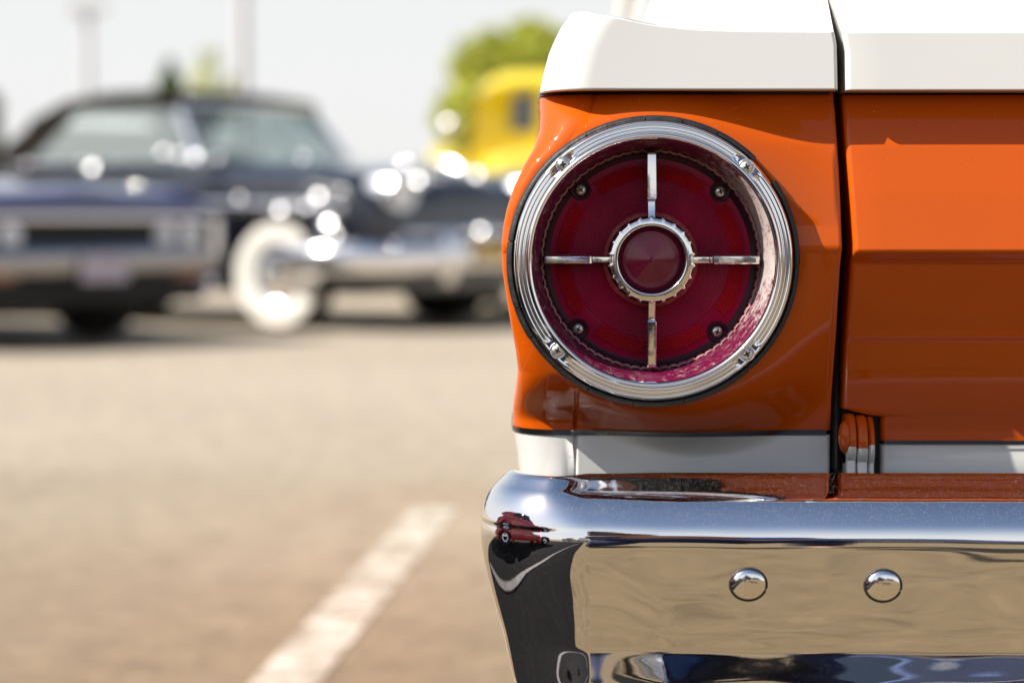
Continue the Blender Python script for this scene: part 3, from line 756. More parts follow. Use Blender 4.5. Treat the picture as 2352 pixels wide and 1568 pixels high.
# ================================================================ OTHER CARS
def body_loft(name, parent, mat, st, wheels=(), sill=.24, archR=.40, wz=.345, ny=34, top_fn=None, n=90):
    """st: list of (x, half width, top z, shoulder z, roundness)"""
    x0, x1 = st[0][0], st[-1][0]; rows = []
    for i in range(n + 1):
        t = i / n; x = x0 + (x1 - x0) * t
        w, top, sh, e = [float(np.interp(x, [s[0] for s in st], [s[k] for s in st])) for k in (1, 2, 3, 4)]
        b_ = sill
        for xw in wheels:
            if abs(x - xw) < archR: b_ = max(b_, wz + math.sqrt(archR ** 2 - (x - xw) ** 2) * .92)
        sh = max(sh, b_ + .03); row = []
        row.append((x, -w * .90, b_)); row.append((x, -w * .97, b_ + .01)); row.append((x, -w, (b_ + sh) / 2))
        for k in range(ny + 1):
            a = math.pi * k / ny; c_, s_ = math.cos(a), math.sin(a)
            y = -w * (1 if c_ >= 0 else -1) * abs(c_) ** e; z = sh + (top - sh) * s_ ** e
            if top_fn: z += top_fn(x, y, w) * s_
            row.append((x, y, z))
        row.append((x, w, (b_ + sh) / 2)); row.append((x, w * .97, b_ + .01)); row.append((x, w * .90, b_))
        rows.append(row)
    vs, fs = grid(rows, closed_u=True, flip=True); m = len(rows[0]); k = len(vs)
    fs.append(tuple(range(m))); fs.append(tuple(range(k - 1, k - m - 1, -1)))
    return mesh(name, vs, fs, mat, parent, True, 55)
def carpaint(name, col, rough=.3): return plain(name, col, rough, coat=1, var=.04, scale=2, coat_ior=(1.45 if 'slate' in name else 1.6))
def pane(name, pts, mat, parent, th=.01):
    o = quad(name, pts, mat, th); o.parent = parent; return o
def glass(name, col, rough=.05, trans=.0, alpha=1.0):
    m, N, L, b = new_mat(name)
    L.new(ramp(N, L, noise(N, L, 2), [(.3, tuple(c * .9 for c in col)), (.7, col)]), b.inputs['Base Color'])
    setp(b, Roughness=rough, Specular_IOR_Level=.8, Coat_Weight=(.3 if trans else 1), Coat_Roughness=.02, Transmission_Weight=trans, IOR=1.05 if trans else 1.5)
    return m
M['paleglass'] = glass('pale green glass', (.90, 1.0, .97), .02, .80)
M['darkglass'] = glass('dark glass', (.02, .025, .03))
M['nightpaint'] = carpaint('dark slate blue paint', (.006, .008, .015))
M['bluepaint'] = carpaint('deep blue paint', (.020, .028, .13))
M['yellowpaint'] = carpaint('yellow paint', (.80, .62, .02))
M['redpaint'] = carpaint('red paint', (.45, .01, .015))
M['darkpaint'] = carpaint('black paint', (.012, .011, .012))
M['whitepaint'] = carpaint('white car paint', (.75, .75, .73))
M['royalpaint'] = carpaint('royal blue paint', (.012, .045, .20))
M['fabric'] = plain('faded black roof fabric', (.013, .010, .008), 1.0, spec=.1, var=.25, scale=60, bmp=.3)
M['amber'] = plain('amber lens', (.26, .06, .015), .2, coat=1)
M['headglass'] = plain('headlamp glass', (.75, .76, .78), .1, coat=1, var=.06)
M['plate'] = plain('pale licence plate', (.40, .35, .41), .4, var=.15, scale=30)
M['seat'] = plain('pale upholstery', (.45, .40, .38), .7)

HEAD = R(-45)                         # both dark cars are parked nose towards the lower right
M['palepaint'] = plain('pale blue grey trim', (.30, .34, .42), .5, var=.05)
M['satin'] = plain('sun catching chrome', (.88, .88, .88), .30, metal=1, var=.03, scale=8)
def dome(parent, pos, rad, axis, half=27):
    """shallow polished dome, added to the car to throw a sun glint"""
    ax = Vector(axis).normalized(); q = ax.to_track_quat('Z', 'Y'); rows = []
    for k in range(9):
        a = R(half * k / 8) + 1e-4
        rows.append([Vector(pos) + q @ Vector((rad * math.sin(a) * math.cos(TWO * j / 20), rad * math.sin(a) * math.sin(TWO * j / 20), rad * (math.cos(a) - math.cos(R(half))))) for j in range(20)])
    rows.append([p - ax * .02 for p in rows[-1]])
    return mesh('glint_dome', *grid(rows, closed_u=True), M['satin'], parent)
# ---- dark convertible: local x forward, y left, origin below the front axle
def convertible():
    H2 = R(-39); W = Vector((-1.42, 15.2)); W = W - Matrix.Rotation(H2, 2) @ Vector((0, -.77))
    c = empty('convertible', (W.x, W.y, 0), H2, 'dark slate 1950s convertible with black fabric roof raised and wide whitewall tyres', 'car')
    def topf(x, y, w):
        if x > -1.0: return .055 * math.exp(-(y / (.40)) ** 2) * ss(-1.0, -.6, x) + .05 * math.exp(-((abs(y) - .70) / .16) ** 2)
        return .03 * math.exp(-((abs(y) - .72) / .18) ** 2) * ss(-2.2, -3.2, x)
    body_loft('body', c, M['nightpaint'], [(-4.15, .55, .65, .50, .6), (-4.08, .80, .85, .60, .55), (-3.6, .90, .95, .74, .45), (-2.6, .94, 1.01, .78, .42), (-1.0, .93, 1.04, .80, .42), (-.5, .93, 1.03, .80, .42), (.3, .92, .99, .80, .42), (.62, .90, .95, .76, .45), (.80, .84, .88, .66, .55), (.86, .70, .76, .55, .7)],
              (0, -2.95), .25, .41, .345, top_fn=topf)
    MB().box(-3.9, .55, -.62, .62, .22, .60).build('underbody', M['dark'], c, False)
    for x, s in ((0, -1), (0, 1), (-2.95, -1), (-2.95, 1)):
        wheel(c, x, s * .77, .345, .2, True, R(9) if x == 0 else 0, side=s)
    # side spear trim and rocker strip
    for s in (-1, 1):
        t = MB(); t.tube([(-3.9, s * .925, .74), (-2.0, s * .950, .77), (-.8, s * .945, .78), (.3, s * .935, .77), (.62, s * .915, .75)], [(.012, .030)] * 5, 8); t.build('side_trim', M['farchrome'], c)
        MB().tube([(-2.45, s * .93, .29), (-.45, s * .93, .29)], .03, 8).build('rocker_trim', M['farchrome'], c)
        # headlamp
        h = MB(); rows = []
        for i in range(32):
            a = TWO * i / 32; rows.append([(px, s * .66 + r_ * math.cos(a), .86 + r_ * math.sin(a)) for px, r_ in ((.70, .135), (.84, .130), (.885, .118), (.88, .098))])
        h.add(*grid(rows, closed_v=True)); hl = h.build('headlamp', M['farchrome'], c)
        rows = []
        for i in range(32):
            a = TWO * i / 32; rows.append([(px, s * .66 + r_ * math.cos(a), .86 + r_ * math.sin(a)) for px, r_ in ((.88, .100), (.905, .07), (.915, .03), (.917, .0005))])
        mesh('headlamp_glass', *grid(rows, closed_v=True), M['headglass'], hl)
        MB().ball((.86, s * .66, .53), .05, .075, .045).build('parking_lamp', M['farchrome'], c)
        MB().tube([(.98, s * .36, .30), (1.01, s * .36, .42), (1.01, s * .36, .56), (.97, s * .36, .62)], [.05, .065, .06, .03], 14).build('bumper_guard', M['farchrome'], c)
        MB().ball((-.55, s * 1.00, 1.06), .07, .055, .055).build('door_mirror', M['farchrome'], c)
        MB().tube([(-1.35, s * .95, .90), (-1.20, s * .965, .905), (-1.15, s * .95, .90)], .014, 8).build('door_handle', M['farchrome'], c)
    b_ = MB()
    pts = [(.10, -1.00, .45), (.42, -1.02, .45), (.72, -.95, .45), (.90, -.75, .45), (.97, -.40, .45), (1.0, 0, .45), (.97, .40, .45), (.90, .75, .45), (.72, .95, .45), (.42, 1.02, .45), (.10, 1.00, .45)]
    b_.tube(pts, [(.035, .05)] + [(.045, .095)] * 9 + [(.035, .05)], 18); b_.build('front_bumper', M['farchrome'], c)
    gr = MB(); gr.tube([(.80, -.68, .60), (.93, -.35, .60), (.95, 0, .60), (.93, .35, .60), (.80, .68, .60)], .035, 12); gr.build('grille_bar', M['farchrome'], c)
    MB().ball((.95, 0, .60), .06, .12, .06).build('grille_spinner', M['farchrome'], c)
    MB().box(.80, .90, -.60, .60, .46, .56).build('grille', M['dark'], c, False)
    MB().box(1.045, 1.055, -.16, .16, .42, .54).build('licence_plate', M['amber'] if False else plain('ochre licence plate', (.55, .36, .06), .5), c, False)
    MB().tube([(.45, 0, 1.06), (.70, 0, 1.04), (.84, 0, .98)], [.02, .03, .015], 10).build('hood_ornament', M['farchrome'], c)
    # glasshouse
    zb, zr = 1.05, 1.46
    pane('windscreen', [(-.76, -.68, zb), (-.76, .64, zb), (-1.14, .56, zr), (-1.14, -.58, zr)], M['paleglass'], c)
    for s in (-1, 1):
        pane('side_window', [(-.86, s * .78, zb), (-1.16, s * .64, zr - .02), (-2.12, s * .66, zr - .02), (-2.55, s * .80, zb)], M['paleglass'], c)
        MB().tube([(-.80, s * .74, zb - .02), (-1.16, s * .62, zr + .01)], .026, 10).build('windscreen_pillar', M['palepaint'], c)
        MB().tube([(-1.05, s * .815, zb), (-1.30, s * .66, zr - .02)], .012, 8).build('vent_window_frame', M['farchrome'], c)
        MB().tube([(-.62, s * .83, zb + .005), (-1.5, s * .86, zb + .012), (-2.6, s * .85, zb + .01)], .016, 8).build('belt_trim', M['farchrome'], c)
        # folded fabric quarter
        pane('fabric_quarter', [(-2.50, s * .815, zb - .02), (-2.08, s * .67, zr - .01), (-2.50, s * .62, zr - .03), (-3.02, s * .80, zb - .02)], M['fabric'], c, .03)
    def on_side(u, v, yl=-.96):        # point of the flank plane
        q = Vector((math.cos(H2), math.sin(H2))); l = Vector((-q.y, q.x)); k_ = (u - 1176) / FPX
        o_ = W + l * yl                # o_ + q*x = (k_*d, d)
        x = (k_ * o_.y - o_.x) / (q.x - k_ * q.y); d = o_.y + q.y * x
        return (x, yl, gz(v, d))
    for (u, v, r_, nm) in ((640, 482, .10, 'fender_glint'), (547, 455, .055, 'fender_glint'), (728, 452, .11, 'fender_glint'), (700, 476, .06, 'fender_glint'), (208, 386, .115, 'door_glint'), (190, 372, .04, 'door_glint'), (372, 350, .065, 'vent_window_glint'), (445, 362, .10, 'mirror_glint'), (408, 356, .07, 'mirror_glint'), (497, 362, .045, 'cowl_glint'), (62, 375, .04, 'trunk_glint'), (750, 515, .15, 'bumper_end_glint'), (748, 583, .15, 'bumper_end_glint'), (766, 540, .08, 'bumper_end_glint'), (633, 612, .085, 'hub_glint')):
        dome(c, on_side(u, v, -1.0 if nm != "hub_glint" else -.93), r_ * .68, (0, -math.cos(R(25)), math.sin(R(25)))).name = nm  # added domes along the flank, there only for their sun glints
    hl_ = (.45, -.70, .5)
    for (x, y, z, r_, nm) in ((-1.12, -.60, zr + .03, .09, 'roof_glint'), (-1.18, -.56, zr + .02, .07, 'roof_glint'), (.96, -.02, .97, .10, 'hood_glint'), (.90, .02, .99, .05, 'hood_glint'), (.97, .66, .94, .11, 'headlamp_glint'), (.98, -.60, .93, .12, 'headlamp_glint'), (1.06, -.10, .62, .11, 'grille_glint'), (1.08, -.10, .46, .07, 'grille_glint'), (1.0, .35, .80, .05, 'grille_glint'), (1.02, .62, .45, .06, 'bumper_glint'), (-.3, -.3, 1.09, .05, 'hood_top_glint')):
        dome(c, (x, y, z), r_ * .68, hl_).name = nm  # more added glint domes on roof edge, hood and nose
    MB().tube([(-1.14, -.64, zr), (-1.14, .64, zr)], .03, 10).build('windscreen_header', M['farchrome'], c)
    rows = []
    for x in np.linspace(-1.10, -2.62, 22):
        z0 = interp(-x, [(1.1, zr + .01), (1.4, zr + .055), (1.9, zr + .055), (2.25, zr + .02), (2.62, zr - .10)]); w = .66
        row = [(x, -w - .015, z0 - .05)]
        for k in range(17):
            a = math.pi * k / 16; row.append((x, -w * (1 if math.cos(a) >= 0 else -1) * abs(math.cos(a)) ** .6, z0 + .055 * math.sin(a) ** .7))
        row.append((x, w + .015, z0 - .05)); rows.append(row)
    vs, fs = grid(rows, flip=False); mesh('fabric_roof', vs, fs, M['fabric'], c)
    pane('fabric_rear', [(-2.60, -.64, zr - .11), (-2.60, .64, zr - .11), (-3.05, .78, zb - .02), (-3.05, -.78, zb - .02)], M['fabric'], c, .02)
    se = MB(); se.box(-1.95, -1.75, -.66, .66, .70, 1.18, .04); se.build('front_seat', M['seat'], c, False)
    sw = MB(); sw.tube([(-1.25 + .03 * math.sin(a), .38 + .2 * math.cos(a), 1.07 + .19 * math.sin(a)) for a in np.linspace(0, TWO, 20, endpoint=False)], .012, 8, closed=True); sw.build('steering_wheel', M['seat'], c)
    return c
convertible()

# ---- deep blue muscle car whose nose is in front of it
def muscle():
    c = empty('muscle_car', (-2.95, 13.60, 0), R(-42), 'deep blue muscle car with black grille and chrome bumper at the left edge', 'car')
    def topf(x, y, w):
        return .028 * math.exp(-((abs(y) - .72) / .13) ** 2) + .03 * math.exp(-(y / .3) ** 2) * ss(-1.0, -.3, x)
    body_loft('body', c, M['bluepaint'], [(-3.9, .84, .86, .66, .35), (-3.2, .92, .92, .70, .4), (-2.2, .94, .90, .70, .42), (-.9, .93, .915, .70, .42), (.2, .92, .885, .68, .40), (.65, .90, .855, .66, .36), (.86, .88, .83, .645, .34), (.90, .86, .80, .64, .4)],
              (0, -2.80), .25, .39, .335, top_fn=topf)
    MB().box(-3.7, .55, -.66, .66, .20, .58).build('underbody', M['dark'], c, False)
    for x, s in ((0, -1), (0, 1), (-2.8, -1), (-2.8, 1)): wheel(c, x, s * .76, .335, .22, False, 0, side=s)
    MB().box(.84, .915, -.82, .82, .50, .675).build('grille', M['dark'], c, False)
    MB().tube([(.88, -.86, .70), (.93, -.4, .705), (.935, .4, .705), (.88, .86, .70)], (.022), 8).build('grille_trim', M['farchrome'], c)
    for s in (-1, 1):
        for yy in (.52, .70):
            MB().ball((.92, s * yy, .60), .03, .075, .075).build('headlamp', M['headglass'], c)
        MB().box(.955, .985, s * .62 - .09, s * .62 + .09, .37, .42).build('turn_signal', M['amber'], c, False)
        MB().box(.90, .95, s * .865 - .03, s * .865 + .03, .50, .70).build('fender_cap', M['farchrome'], c, False)
    MB().tube([(.55, -.96, .47), (.85, -.93, .47), (.97, -.60, .47), (1.0, 0, .47), (.97, .60, .47), (.85, .93, .47), (.55, .96, .47)], [(.03, .06)] + [(.04, .085)] * 5 + [(.03, .06)], 14).build('front_bumper', plain('dull chrome', (.32, .31, .32), .22, metal=1), c)
    MB().box(1.04, 1.05, -.16, .16, .36, .50).build('licence_plate', M['plate'], c, False)
    MB().box(.75, .93, -.78, .78, .24, .42, .02).build('lower_valance', M['dark'], c, False)
    zb, zr = .91, 1.30
    pane('windscreen', [(-.75, -.72, zb), (-.75, .72, zb), (-1.45, .56, zr), (-1.45, -.56, zr)], M['darkglass'], c)
    for s in (-1, 1): pane('side_window', [(-.85, s * .78, zb), (-1.46, s * .60, zr), (-2.3, s * .60, zr), (-2.9, s * .78, zb)], M['darkglass'], c)
    rows = [[(x, y, zr + .06 * (1 - (y / .62) ** 2) - .04 * ((x + 1.9) / .5) ** 4) for y in np.linspace(-.6, .6, 12)] for x in np.linspace(-1.42, -2.4, 12)]
    mesh('roof', *grid(rows), M['bluepaint'], c)
    pane('rear_window', [(-2.38, -.58, zr), (-2.38, .58, zr), (-3.15, .74, zb), (-3.15, -.74, zb)], M['darkglass'], c)
    return c
muscle()

# ---- upright 1930s cars: yellow one behind, red one reflected in the bumper corner
def hotrod(name, loc, rz, mat, label, hood_h=1.22, roof_h=1.86):
    c = empty(name, loc, rz, label, 'car')
    st = [(-2.0, .64, 1.12, .85, .5), (-1.4, .70, 1.22, .9, .45), (-.75, .66, 1.24, .9, .45), (-.2, .52, hood_h, .85, .55), (.5, .40, hood_h - .04, .8, .6), (.72, .30, hood_h - .12, .75, .7)]
    body_loft('body', c, mat, st, (), .40)
    # cab and roof
    rows = []
    for x in np.linspace(-.62, -2.05, 22):
        t = (-.62 - x) / 1.43; zt = roof_h - .05 * (2 * t - .8) ** 2 - .30 * ss(.86, 1.0, t) - .10 * ss(.12, 0, t); w = .66 - .04 * ss(.8, 1, t)
        row = [(x - .0, -w, 1.05), (x, -w, 1.22)]
        for k in range(17):
            a = math.pi * k / 16; row.append((x, -w * .97 * (1 if math.cos(a) >= 0 else -1) * abs(math.cos(a)) ** .45, 1.42 + (zt - 1.42) * math.sin(a) ** .5))
        row += [(x, w, 1.22), (x, w, 1.05)]; rows.append(row)
    vs, fs = grid(rows, flip=False); m_ = len(rows[0]); fs.append(tuple(range(m_))); fs.append(tuple(range(len(vs) - m_, len(vs))))
    mesh('cab', vs, fs, mat, c)
    for s in (-1, 1):
        pane('windscreen', [(-.600, s * .14, 1.36), (-.600, s * .34, 1.36), (-.600, s * .32, 1.64), (-.600, s * .14, 1.66)], M['darkglass'], c)
        pane('side_window', [(-.85, s * .672, 1.27), (-.87, s * .665, 1.58), (-1.45, s * .665, 1.60), (-1.50, s * .672, 1.27)], M['darkglass'], c, .012)
        for xw, ar in ((.35, .50), (-1.75, .52)):
            k = MB(); rows = []
            for a in np.linspace(-8, 190, 26):
                ca, sa = math.cos(R(a)), math.sin(R(a)); rows.append([(xw + (ar - .02) * ca, s * .48, .36 + (ar + .13) * sa), (xw + (ar + .07) * ca, s * .54, .36 + (ar + .34) * sa), (xw + (ar + .10) * ca, s * .72, .36 + (ar + .38) * sa), (xw + (ar + .06) * ca, s * .90, .36 + (ar + .17) * sa), (xw + (ar - .02) * ca, s * .95, .36 + (ar - .02) * sa)])
            k.add(*grid(rows)); k.build('fender', mat, c)
            wheel(c, xw, s * .70, .35, .20, False, 0, side=s)
        MB().ball((.62, s * .50, .92), .12, .10, .10).build('headlamp', M['farchrome'], c)
        MB().ball((-.55, s * .80, 1.40), .05, .065, .075).build('door_mirror', M['farchrome'], c)
    MB().box(-1.30, -.10, -.86, .86, .33, .37).build('running_board', M['dark'], c, False)
    rows = []
    MB().box(.70, .76, -.24, .24, .55, 1.02, .01).build('grille', M['farchrome'], c, False)
    MB().tube([(.98, -.80, .45), (1.04, 0, .45), (.98, .80, .45)], (.05), 12).build('front_bumper', M['farchrome'], c)
    MB().box(-2.0, .7, -.45, .45, .30, .70).build('underbody', M['dark'], c, False)
    return c
hotrod('yellow_hot_rod', (.22, 18.0, 0), R(-90 - 10), M['yellowpaint'], 'bright yellow upright vintage hot rod half hidden behind the orange wagon')
def coupe(name, loc, rz, mat, label):
    c = empty(name, loc, rz, label, 'car')
    body_loft('body', c, mat, [(-3.7, .30, .50, .42, .6), (-3.4, .66, .78, .55, .55), (-2.8, .80, .98, .66, .5), (-1.9, .84, 1.05, .70, .5), (-.9, .80, 1.02, .68, .55), (0, .72, .97, .60, .65), (.5, .58, .84, .52, .7), (.8, .34, .62, .45, .7)], (0, -2.7), .24, .37, .33)
    rows = []
    for x in np.linspace(-.85, -3.2, 26):
        t = (-.85 - x) / 2.35; h = math.sin(math.pi * min(1, t * .98 + .01)) ** .55 * (1 - .35 * t); zt = .98 + .50 * h; w = .70 - .12 * t
        rows.append([(x, -w * (1 if math.cos(a) >= 0 else -1) * abs(math.cos(a)) ** .6, .90 + (zt - .90) * math.sin(a) ** .7) for a in np.linspace(0, math.pi, 22)])
    mesh('roof', *grid(rows), mat, c)
    for s in (-1, 1):
        pane('side_window', [(-1.20, s * .700, 1.06), (-1.30, s * .64, 1.30), (-1.70, s * .63, 1.33), (-1.76, s * .690, 1.06)], M['darkglass'], c, .02)
        pane('side_window', [(-1.86, s * .690, 1.06), (-1.82, s * .625, 1.32), (-2.15, s * .62, 1.27), (-2.35, s * .660, 1.06)], M['darkglass'], c, .02)
        for xw in (0, -2.7):
            k = MB(); rows = []
            for a in np.linspace(-25, 205, 26):
                ca, sa = math.cos(R(a)), math.sin(R(a)); rows.append([(xw + q * 1.15 * ca, s * y, .34 + q * sa) for q, y in ((.40, .50), (.50, .60), (.52, .76), (.46, .90), (.37, .93))])
            k.add(*grid(rows)); k.build('fender', mat, c)
            wheel(c, xw, s * .80, .33, .2, False, 0, side=s)
        MB().ball((.45, s * .60, .66), .12, .10, .10).build('headlamp', M['farchrome'], c)
    MB().box(-3.2, .3, -.45, .45, .22, .55).build('underbody', M['dark'], c, False)
    return c
coupe('red_coupe', (-3.3, -.55, 0), R(-96), M['redpaint'], 'red rounded vintage coupe mirrored in the left corner of the chrome bumper')

def sedan(name, loc, rz, mat, label):
    c = empty(name, loc, rz, label, 'car', None)
    body_loft('body', c, mat, [(-3.7, .80, .85, .6, .4), (-3.4, .90, .95, .7, .4), (-1.0, .92, .98, .7, .42), (.5, .90, .88, .66, .42), (.85, .82, .78, .6, .5)], (0, -2.75), .25, .38, .33)
    for x, s in ((0, -1), (0, 1), (-2.75, -1), (-2.75, 1)): wheel(c, x, s * .76, .33, .2, False, 0, side=s)
    pane('windscreen', [(-.7, -.7, .97), (-.7, .7, .97), (-1.3, .58, 1.42), (-1.3, -.58, 1.42)], M['darkglass'], c)
    for s in (-1, 1): pane('side_window', [(-.8, s * .76, .97), (-1.32, s * .6, 1.42), (-2.5, s * .6, 1.42), (-3.0, s * .76, .97)], M['darkglass'], c)
    pane('rear_window', [(-2.5, -.58, 1.42), (-2.5, .58, 1.42), (-3.1, .7, .97), (-3.1, -.7, .97)], M['darkglass'], c)
    rows = [[(x, y, 1.42 + .05 * (1 - (y / .62) ** 2)) for y in np.linspace(-.6, .6, 10)] for x in np.linspace(-1.28, -2.55, 8)]
    mesh('roof', *grid(rows), mat, c)
    MB().tube([(.7, -.9, .45), (.93, -.5, .45), (.96, 0, .45), (.93, .5, .45), (.7, .9, .45)], (.045, .06), 12).build('front_bumper', M['farchrome'], c) if False else MB().tube([(.7, -.9, .45), (.93, -.5, .45), (.96, 0, .45), (.93, .5, .45), (.7, .9, .45)], .055, 12).build('front_bumper', M['farchrome'], c)
    MB().box(-3.6, .6, -.7, .7, .22, .6).build('underbody', M['dark'], c, False)
    return c
sedan('parked_sedan', (-1.2, -7.6, 0), R(86), M['whitepaint'], 'white sedan behind the camera, a pale streak low in the chrome bumper')
sedan('parked_sedan', (1.2, -7.2, 0), R(92), M['royalpaint'], 'royal blue sedan behind the camera, a blue streak low in the chrome bumper')
sedan('parked_sedan', (3.8, -7.5, 0), R(95), M['nightpaint'], 'dark slate sedan behind the camera, beside the royal blue one')
sedan('parked_sedan', (-3.9, -7.9, 0), R(88), M['darkpaint'], 'black sedan behind the camera, beside the white one')
sedan('parked_sedan', (6.4, -7.4, 0), R(91), M['darkpaint'], 'black sedan behind the camera, farthest to the right in its row')

# ================================================================ POLES, TREES
M['pole'] = plain('galvanised pole', (.50, .50, .51), .5, metal=0)
def pole(u, d, h, r, label, heads=True):
    c = empty('street_lamp', (gx(u, d), d, 0), 0, label, 'street lamp')
    MB().tube([(0, 0, 0), (0, 0, h * .5), (0, 0, h)], [r, r * .85, r * .7], 14).build('pole', M['pole'], c)
    MB().box(-.28, .28, -.28, .28, 0, .5, .03).build('footing', M['pole'], c, False)
    if heads:
        MB().tube([(-.5, 0, h), (.5, 0, h)], .05, 8).build('arm', M['pole'], c)
        for s in (-1, 1): MB().box(s * .30 - .22, s * .30 + .22, -.3, .3, h + .02, h + .26, .04).build('lamp_head', M['pole'], c, False)
    return c
pole(201, 70, gz(28, 70), .17, 'slender pale car park lamp post with a boxy head, left of the two')
pole(556, 60, 8.5, .20, 'plain pale lamp post rising out of frame behind the fabric roof')

def leafmat(name, a, b_):
    m, N, L, b = new_mat(name)
    L.new(ramp(N, L, noise(N, L, 1.6, 4), [(.35, a), (.65, b_)]), b.inputs['Base Color']); setp(b, Roughness=.6)
    try:
        b.inputs['Transmission Weight'].default_value = 0
    except Exception: pass
    return m
M['leaf'] = leafmat('yellow green foliage', (.32, .36, .025), (.52, .53, .06))
M['leaf2'] = leafmat('dark green foliage', (.05, .09, .01), (.10, .15, .02))
M['bark'] = plain('bark', (.12, .09, .06), .9, var=.3)
def tree(u, d, crown, n, leafs, mat, label, kind='tree', spread=.8, trunk_r=.16):
    """crown: ellipsoids (u, v, radius u px, radius v px)"""
    c = empty(kind, (gx(u, d), d, 0), 0, label, 'tree'); rnd = random.Random(int(u) + 5); k = MB()
    sc = d / FPX; tot = sum(a[2] * a[3] for a in crown); tops = []
    for (cu, cv, ru, rv) in crown:
        cx, cz = (cu - u) * sc, gz(cv, d); rx, rz = ru * sc, rv * sc; tops.append((cx, cz))
        clumps = [(rnd.gauss(0, .45), rnd.gauss(0, .45), rnd.gauss(0, .45)) for _ in range(14)]
        for _ in range(int(n * ru * rv / tot)):
            q = rnd.choice(clumps); p = [q[i] + rnd.gauss(0, .24) for i in range(3)]
            L_ = math.sqrt(sum(t * t for t in p))
            if L_ > 1.12: p = [t / L_ * rnd.uniform(.8, 1.1) for t in p]
            o = Vector((cx + p[0] * rx, p[1] * rx * spread, cz + p[2] * rz))
            a_ = Vector((rnd.gauss(0, 1), rnd.gauss(0, 1), rnd.gauss(0, 1))).normalized(); b_ = a_.cross(Vector((rnd.gauss(0, 1), rnd.gauss(0, 1), .3))).normalized()
            s = leafs * rnd.uniform(.6, 1.3)
            k.add([o - a_ * s, o + b_ * s * .5, o + a_ * s, o - b_ * s * .5], [(0, 1, 2, 3)])
    mesh('crown', k.v, k.f, mat, c, False)
    t = MB(); h = min(z for _, z in tops); t.tube([(0, 0, 0), (.05, 0, h * .5), (0, 0, h)], [trunk_r, trunk_r * .8, trunk_r * .5], 10)
    for x, z in tops: t.tube([(0, 0, h * .7), (x * .6, 0, (h + z) / 2), (x, .05, z)], [trunk_r * .6, trunk_r * .4, trunk_r * .2], 8)
    t.build('trunk', M['bark'], c)
    return c
tree(1200, 80, [(1120, 150, 90, 80), (1215, 140, 105, 90), (1275, 120, 60, 60), (1310, 180, 90, 110), (1130, 235, 110, 70), (1230, 260, 110, 80), (1060, 270, 62, 70), (1100, 330, 80, 50), (1330, 300, 90, 100)], 24000, .16, M['leaf'], 'broad yellow green leafy tree behind the yellow hot rod')
tree(392, 80, [(392, 175, 17, 36), (392, 215, 32, 45), (392, 290, 42, 60)], 9000, .12, M['leaf2'], 'small pointed dark green tree peeping over the fabric roof', 'conifer', 1.0)
tree(478, 95, [(480, 135, 28, 30), (470, 185, 42, 40), (530, 200, 30, 30), (500, 250, 60, 50)], 700, .12, M['leaf'], 'thin pale sparse tree left of the plain lamp post', 'tree', 1.0, .07)
tree(-38, 80, [(-30, 250, 36, 40), (-60, 310, 60, 60)], 4000, .15, M['leaf2'], 'dark leafy tree cut off by the left edge of the picture')
# far low scrub along the edge of the lot
k = MB(); rnd = random.Random(3)
for _ in range(9000):
    x = rnd.uniform(-60, 60); h = 1.1 + .6 * math.sin(x * .23) + .4 * math.sin(x * .71); o = Vector((x, 130 + rnd.uniform(-2, 2), abs(rnd.gauss(0, .5)) * h))
    a_ = Vector((rnd.gauss(0, 1), rnd.gauss(0, 1), rnd.gauss(0, 1))).normalized(); b_ = a_.cross(Vector((0, .3, 1))).normalized()
    k.add([o - a_ * .4, o + b_ * .25, o + a_ * .4, o - b_ * .25], [(0, 1, 2, 3)])
tag(k.build('scrub', M['leaf2'], None, False), kind='stuff')

# ================================================================ THE PHOTOGRAPHER (behind the lens, mirrored in the chrome)
M['skin'] = plain('skin', (.48, .26, .17), .5); M['shirt'] = plain('blue cotton', (.03, .09, .34), .85, scale=40)
M['denim'] = plain('navy denim', (.012, .02, .06), .9, scale=60); M['hair'] = plain('dark hair', (.02, .013, .01), .7); M['camblack'] = plain('black camera shell', (.012, .012, .012), .45)
man = empty('person', (.12, -.62, 0), 0, 'kneeling person in blue shirt holding a black camera, mirrored low in the chrome bumper', 'person')
def skin_mesh(name, verts, edges, radii, mat, root=0):
    me = bpy.data.meshes.new(name); me.from_pydata([(x - .12, y + .62, z) for x, y, z in verts], edges, []); me.update()
    o = bpy.data.objects.new(name, me); C.objects.link(o); o.parent = man; me.materials.append(mat)
    m = o.modifiers.new('skin', 'SKIN'); m.use_smooth_shade = True
    for i, r in enumerate(radii):
        me.skin_vertices[0].data[i].radius = (r, r) if not isinstance(r, tuple) else r
    me.skin_vertices[0].data[root].use_root = True
    sb = o.modifiers.new('subdivision', 'SUBSURF'); sb.levels = 2; sb.render_levels = 2
    return o
J = dict(pel=(.16, -.72, .42), wai=(.15, -.66, .56), che=(.12, -.55, .74), nek=(.10, -.46, .86), hed=(.06, -.36, .90), crn=(.05, -.35, .99),
         shl=(-.06, -.52, .80), ell=(-.12, -.32, .58), wrl=(-.03, -.16, .61), shr=(.29, -.54, .80), elr=(.33, -.34, .58), wrr=(.15, -.15, .67),
         hpl=(.07, -.72, .40), knl=(-.04, -.38, .09), anl=(-.02, -.80, .08), tol=(-.02, -.92, .05), hpr=(.26, -.72, .40), knr=(.38, -.36, .50), anr=(.38, -.44, .09), tor=(.40, -.30, .04))
K = list(J); V = [J[k] for k in K]; ix = {k: i for i, k in enumerate(K)}
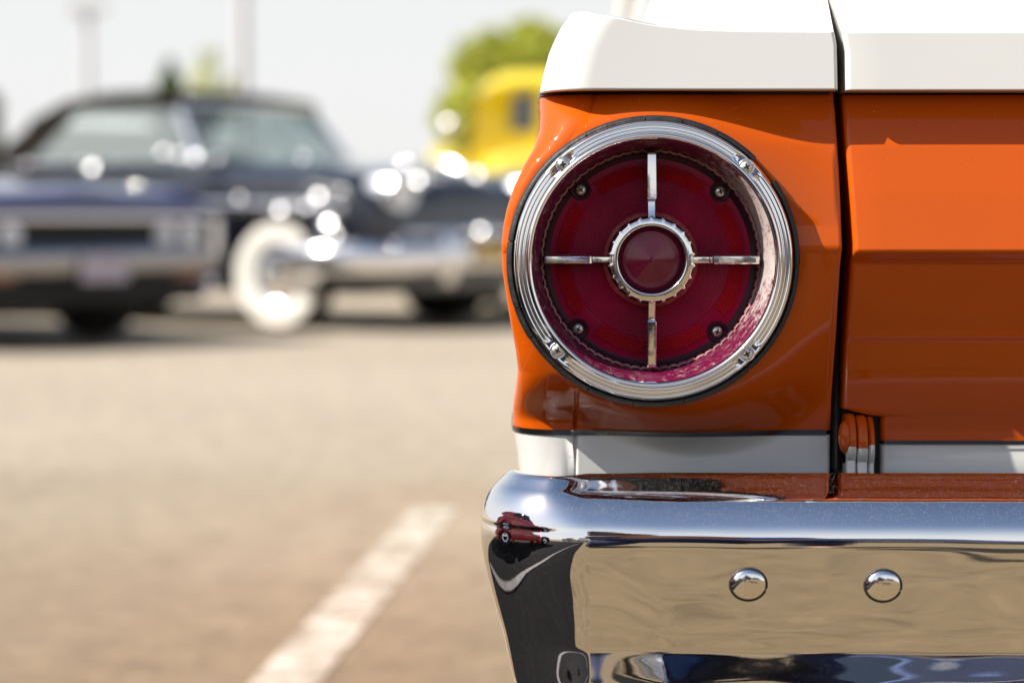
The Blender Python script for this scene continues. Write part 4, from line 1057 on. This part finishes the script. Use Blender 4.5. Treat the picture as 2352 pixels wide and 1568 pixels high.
E = [('pel', 'wai'), ('wai', 'che'), ('che', 'nek'), ('nek', 'hed'), ('hed', 'crn'), ('che', 'shl'), ('shl', 'ell'), ('ell', 'wrl'), ('che', 'shr'), ('shr', 'elr'), ('elr', 'wrr'),
     ('pel', 'hpl'), ('hpl', 'knl'), ('knl', 'anl'), ('anl', 'tol'), ('pel', 'hpr'), ('hpr', 'knr'), ('knr', 'anr'), ('anr', 'tor')]
RD = dict(pel=.12, wai=.115, che=.13, nek=.055, hed=.085, crn=.075, shl=.06, ell=.042, wrl=.028, shr=.06, elr=.042, wrr=.028, hpl=.09, knl=.058, anl=.038, tol=.035, hpr=.09, knr=.058, anr=.038, tor=.035)
vv = list(V); ee = [(ix[a], ix[b_]) for a, b_ in E]; rr = [RD[k] for k in K]
for base, tip, sx in (('wrl', (-.01, -.09, .64), 1), ('wrr', (.10, -.09, .69), -1)):
    b0 = Vector(J[base]); t0 = Vector(tip); vv.append(tuple(t0)); rr.append(.026); pi = len(vv) - 1; ee.append((ix[base], pi))
    for f in range(4):
        ln = (.030, .034, .032, .025)[f]; off = Vector((0, 0, (f - 1.5) * .019))
        p1 = t0 + off + Vector((sx * .018, .012, 0)); p2 = p1 + Vector((sx * ln * .8, .012, .004))
        k0 = len(vv); vv += [tuple(p1), tuple(p2)]; rr += [.009, .008]; ee += [(pi, k0), (k0, k0 + 1)]
    k0 = len(vv); vv += [tuple(t0 + Vector((0, -.012, .035))), tuple(t0 + Vector((sx * .02, -.008, .055)))]; rr += [.010, .009]; ee += [(pi, k0), (k0, k0 + 1)]
skin_mesh('body', vv, ee, rr, M['skin'], ix['pel'])
def sub_skin(name, keys, edges, grow, mat):
    id2 = {k: i for i, k in enumerate(keys)}
    return skin_mesh(name, [J[k] for k in keys], [(id2[a], id2[b_]) for a, b_ in edges], [RD[k] + grow for k in keys], mat, 0)
sub_skin('shirt', ['wai', 'che', 'shl', 'shr', 'ell', 'elr', 'pel'], [('pel', 'wai'), ('wai', 'che'), ('che', 'shl'), ('che', 'shr'), ('shl', 'ell'), ('shr', 'elr')], .014, M['shirt'])
sub_skin('trousers', ['pel', 'hpl', 'knl', 'anl', 'hpr', 'knr', 'anr'], [('pel', 'hpl'), ('hpl', 'knl'), ('knl', 'anl'), ('pel', 'hpr'), ('hpr', 'knr'), ('knr', 'anr')], .012, M['denim'])
hr = MB(); hr.ball((-.07, .235, .965), .098, .10, .088); hr.build('hair', M['hair'], man)
cb = empty('photo_camera', (.03, -.09, .70), 0, 'black camera with a long lens held by the kneeling person', 'camera')
k = MB(); k.box(-.07, .07, -.045, .0, -.05, .04, .004); k.box(-.03, .03, -.045, .0, .04, .065, .006); k.build('body', M['camblack'], cb, False)
k = MB(); k.tube([(-.03, 0, -.005), (-.03, .02, -.005), (-.03, .07, -.005)], [.034, .038, .036], 28, cap=True); k.build('lens', M['camblack'], cb)
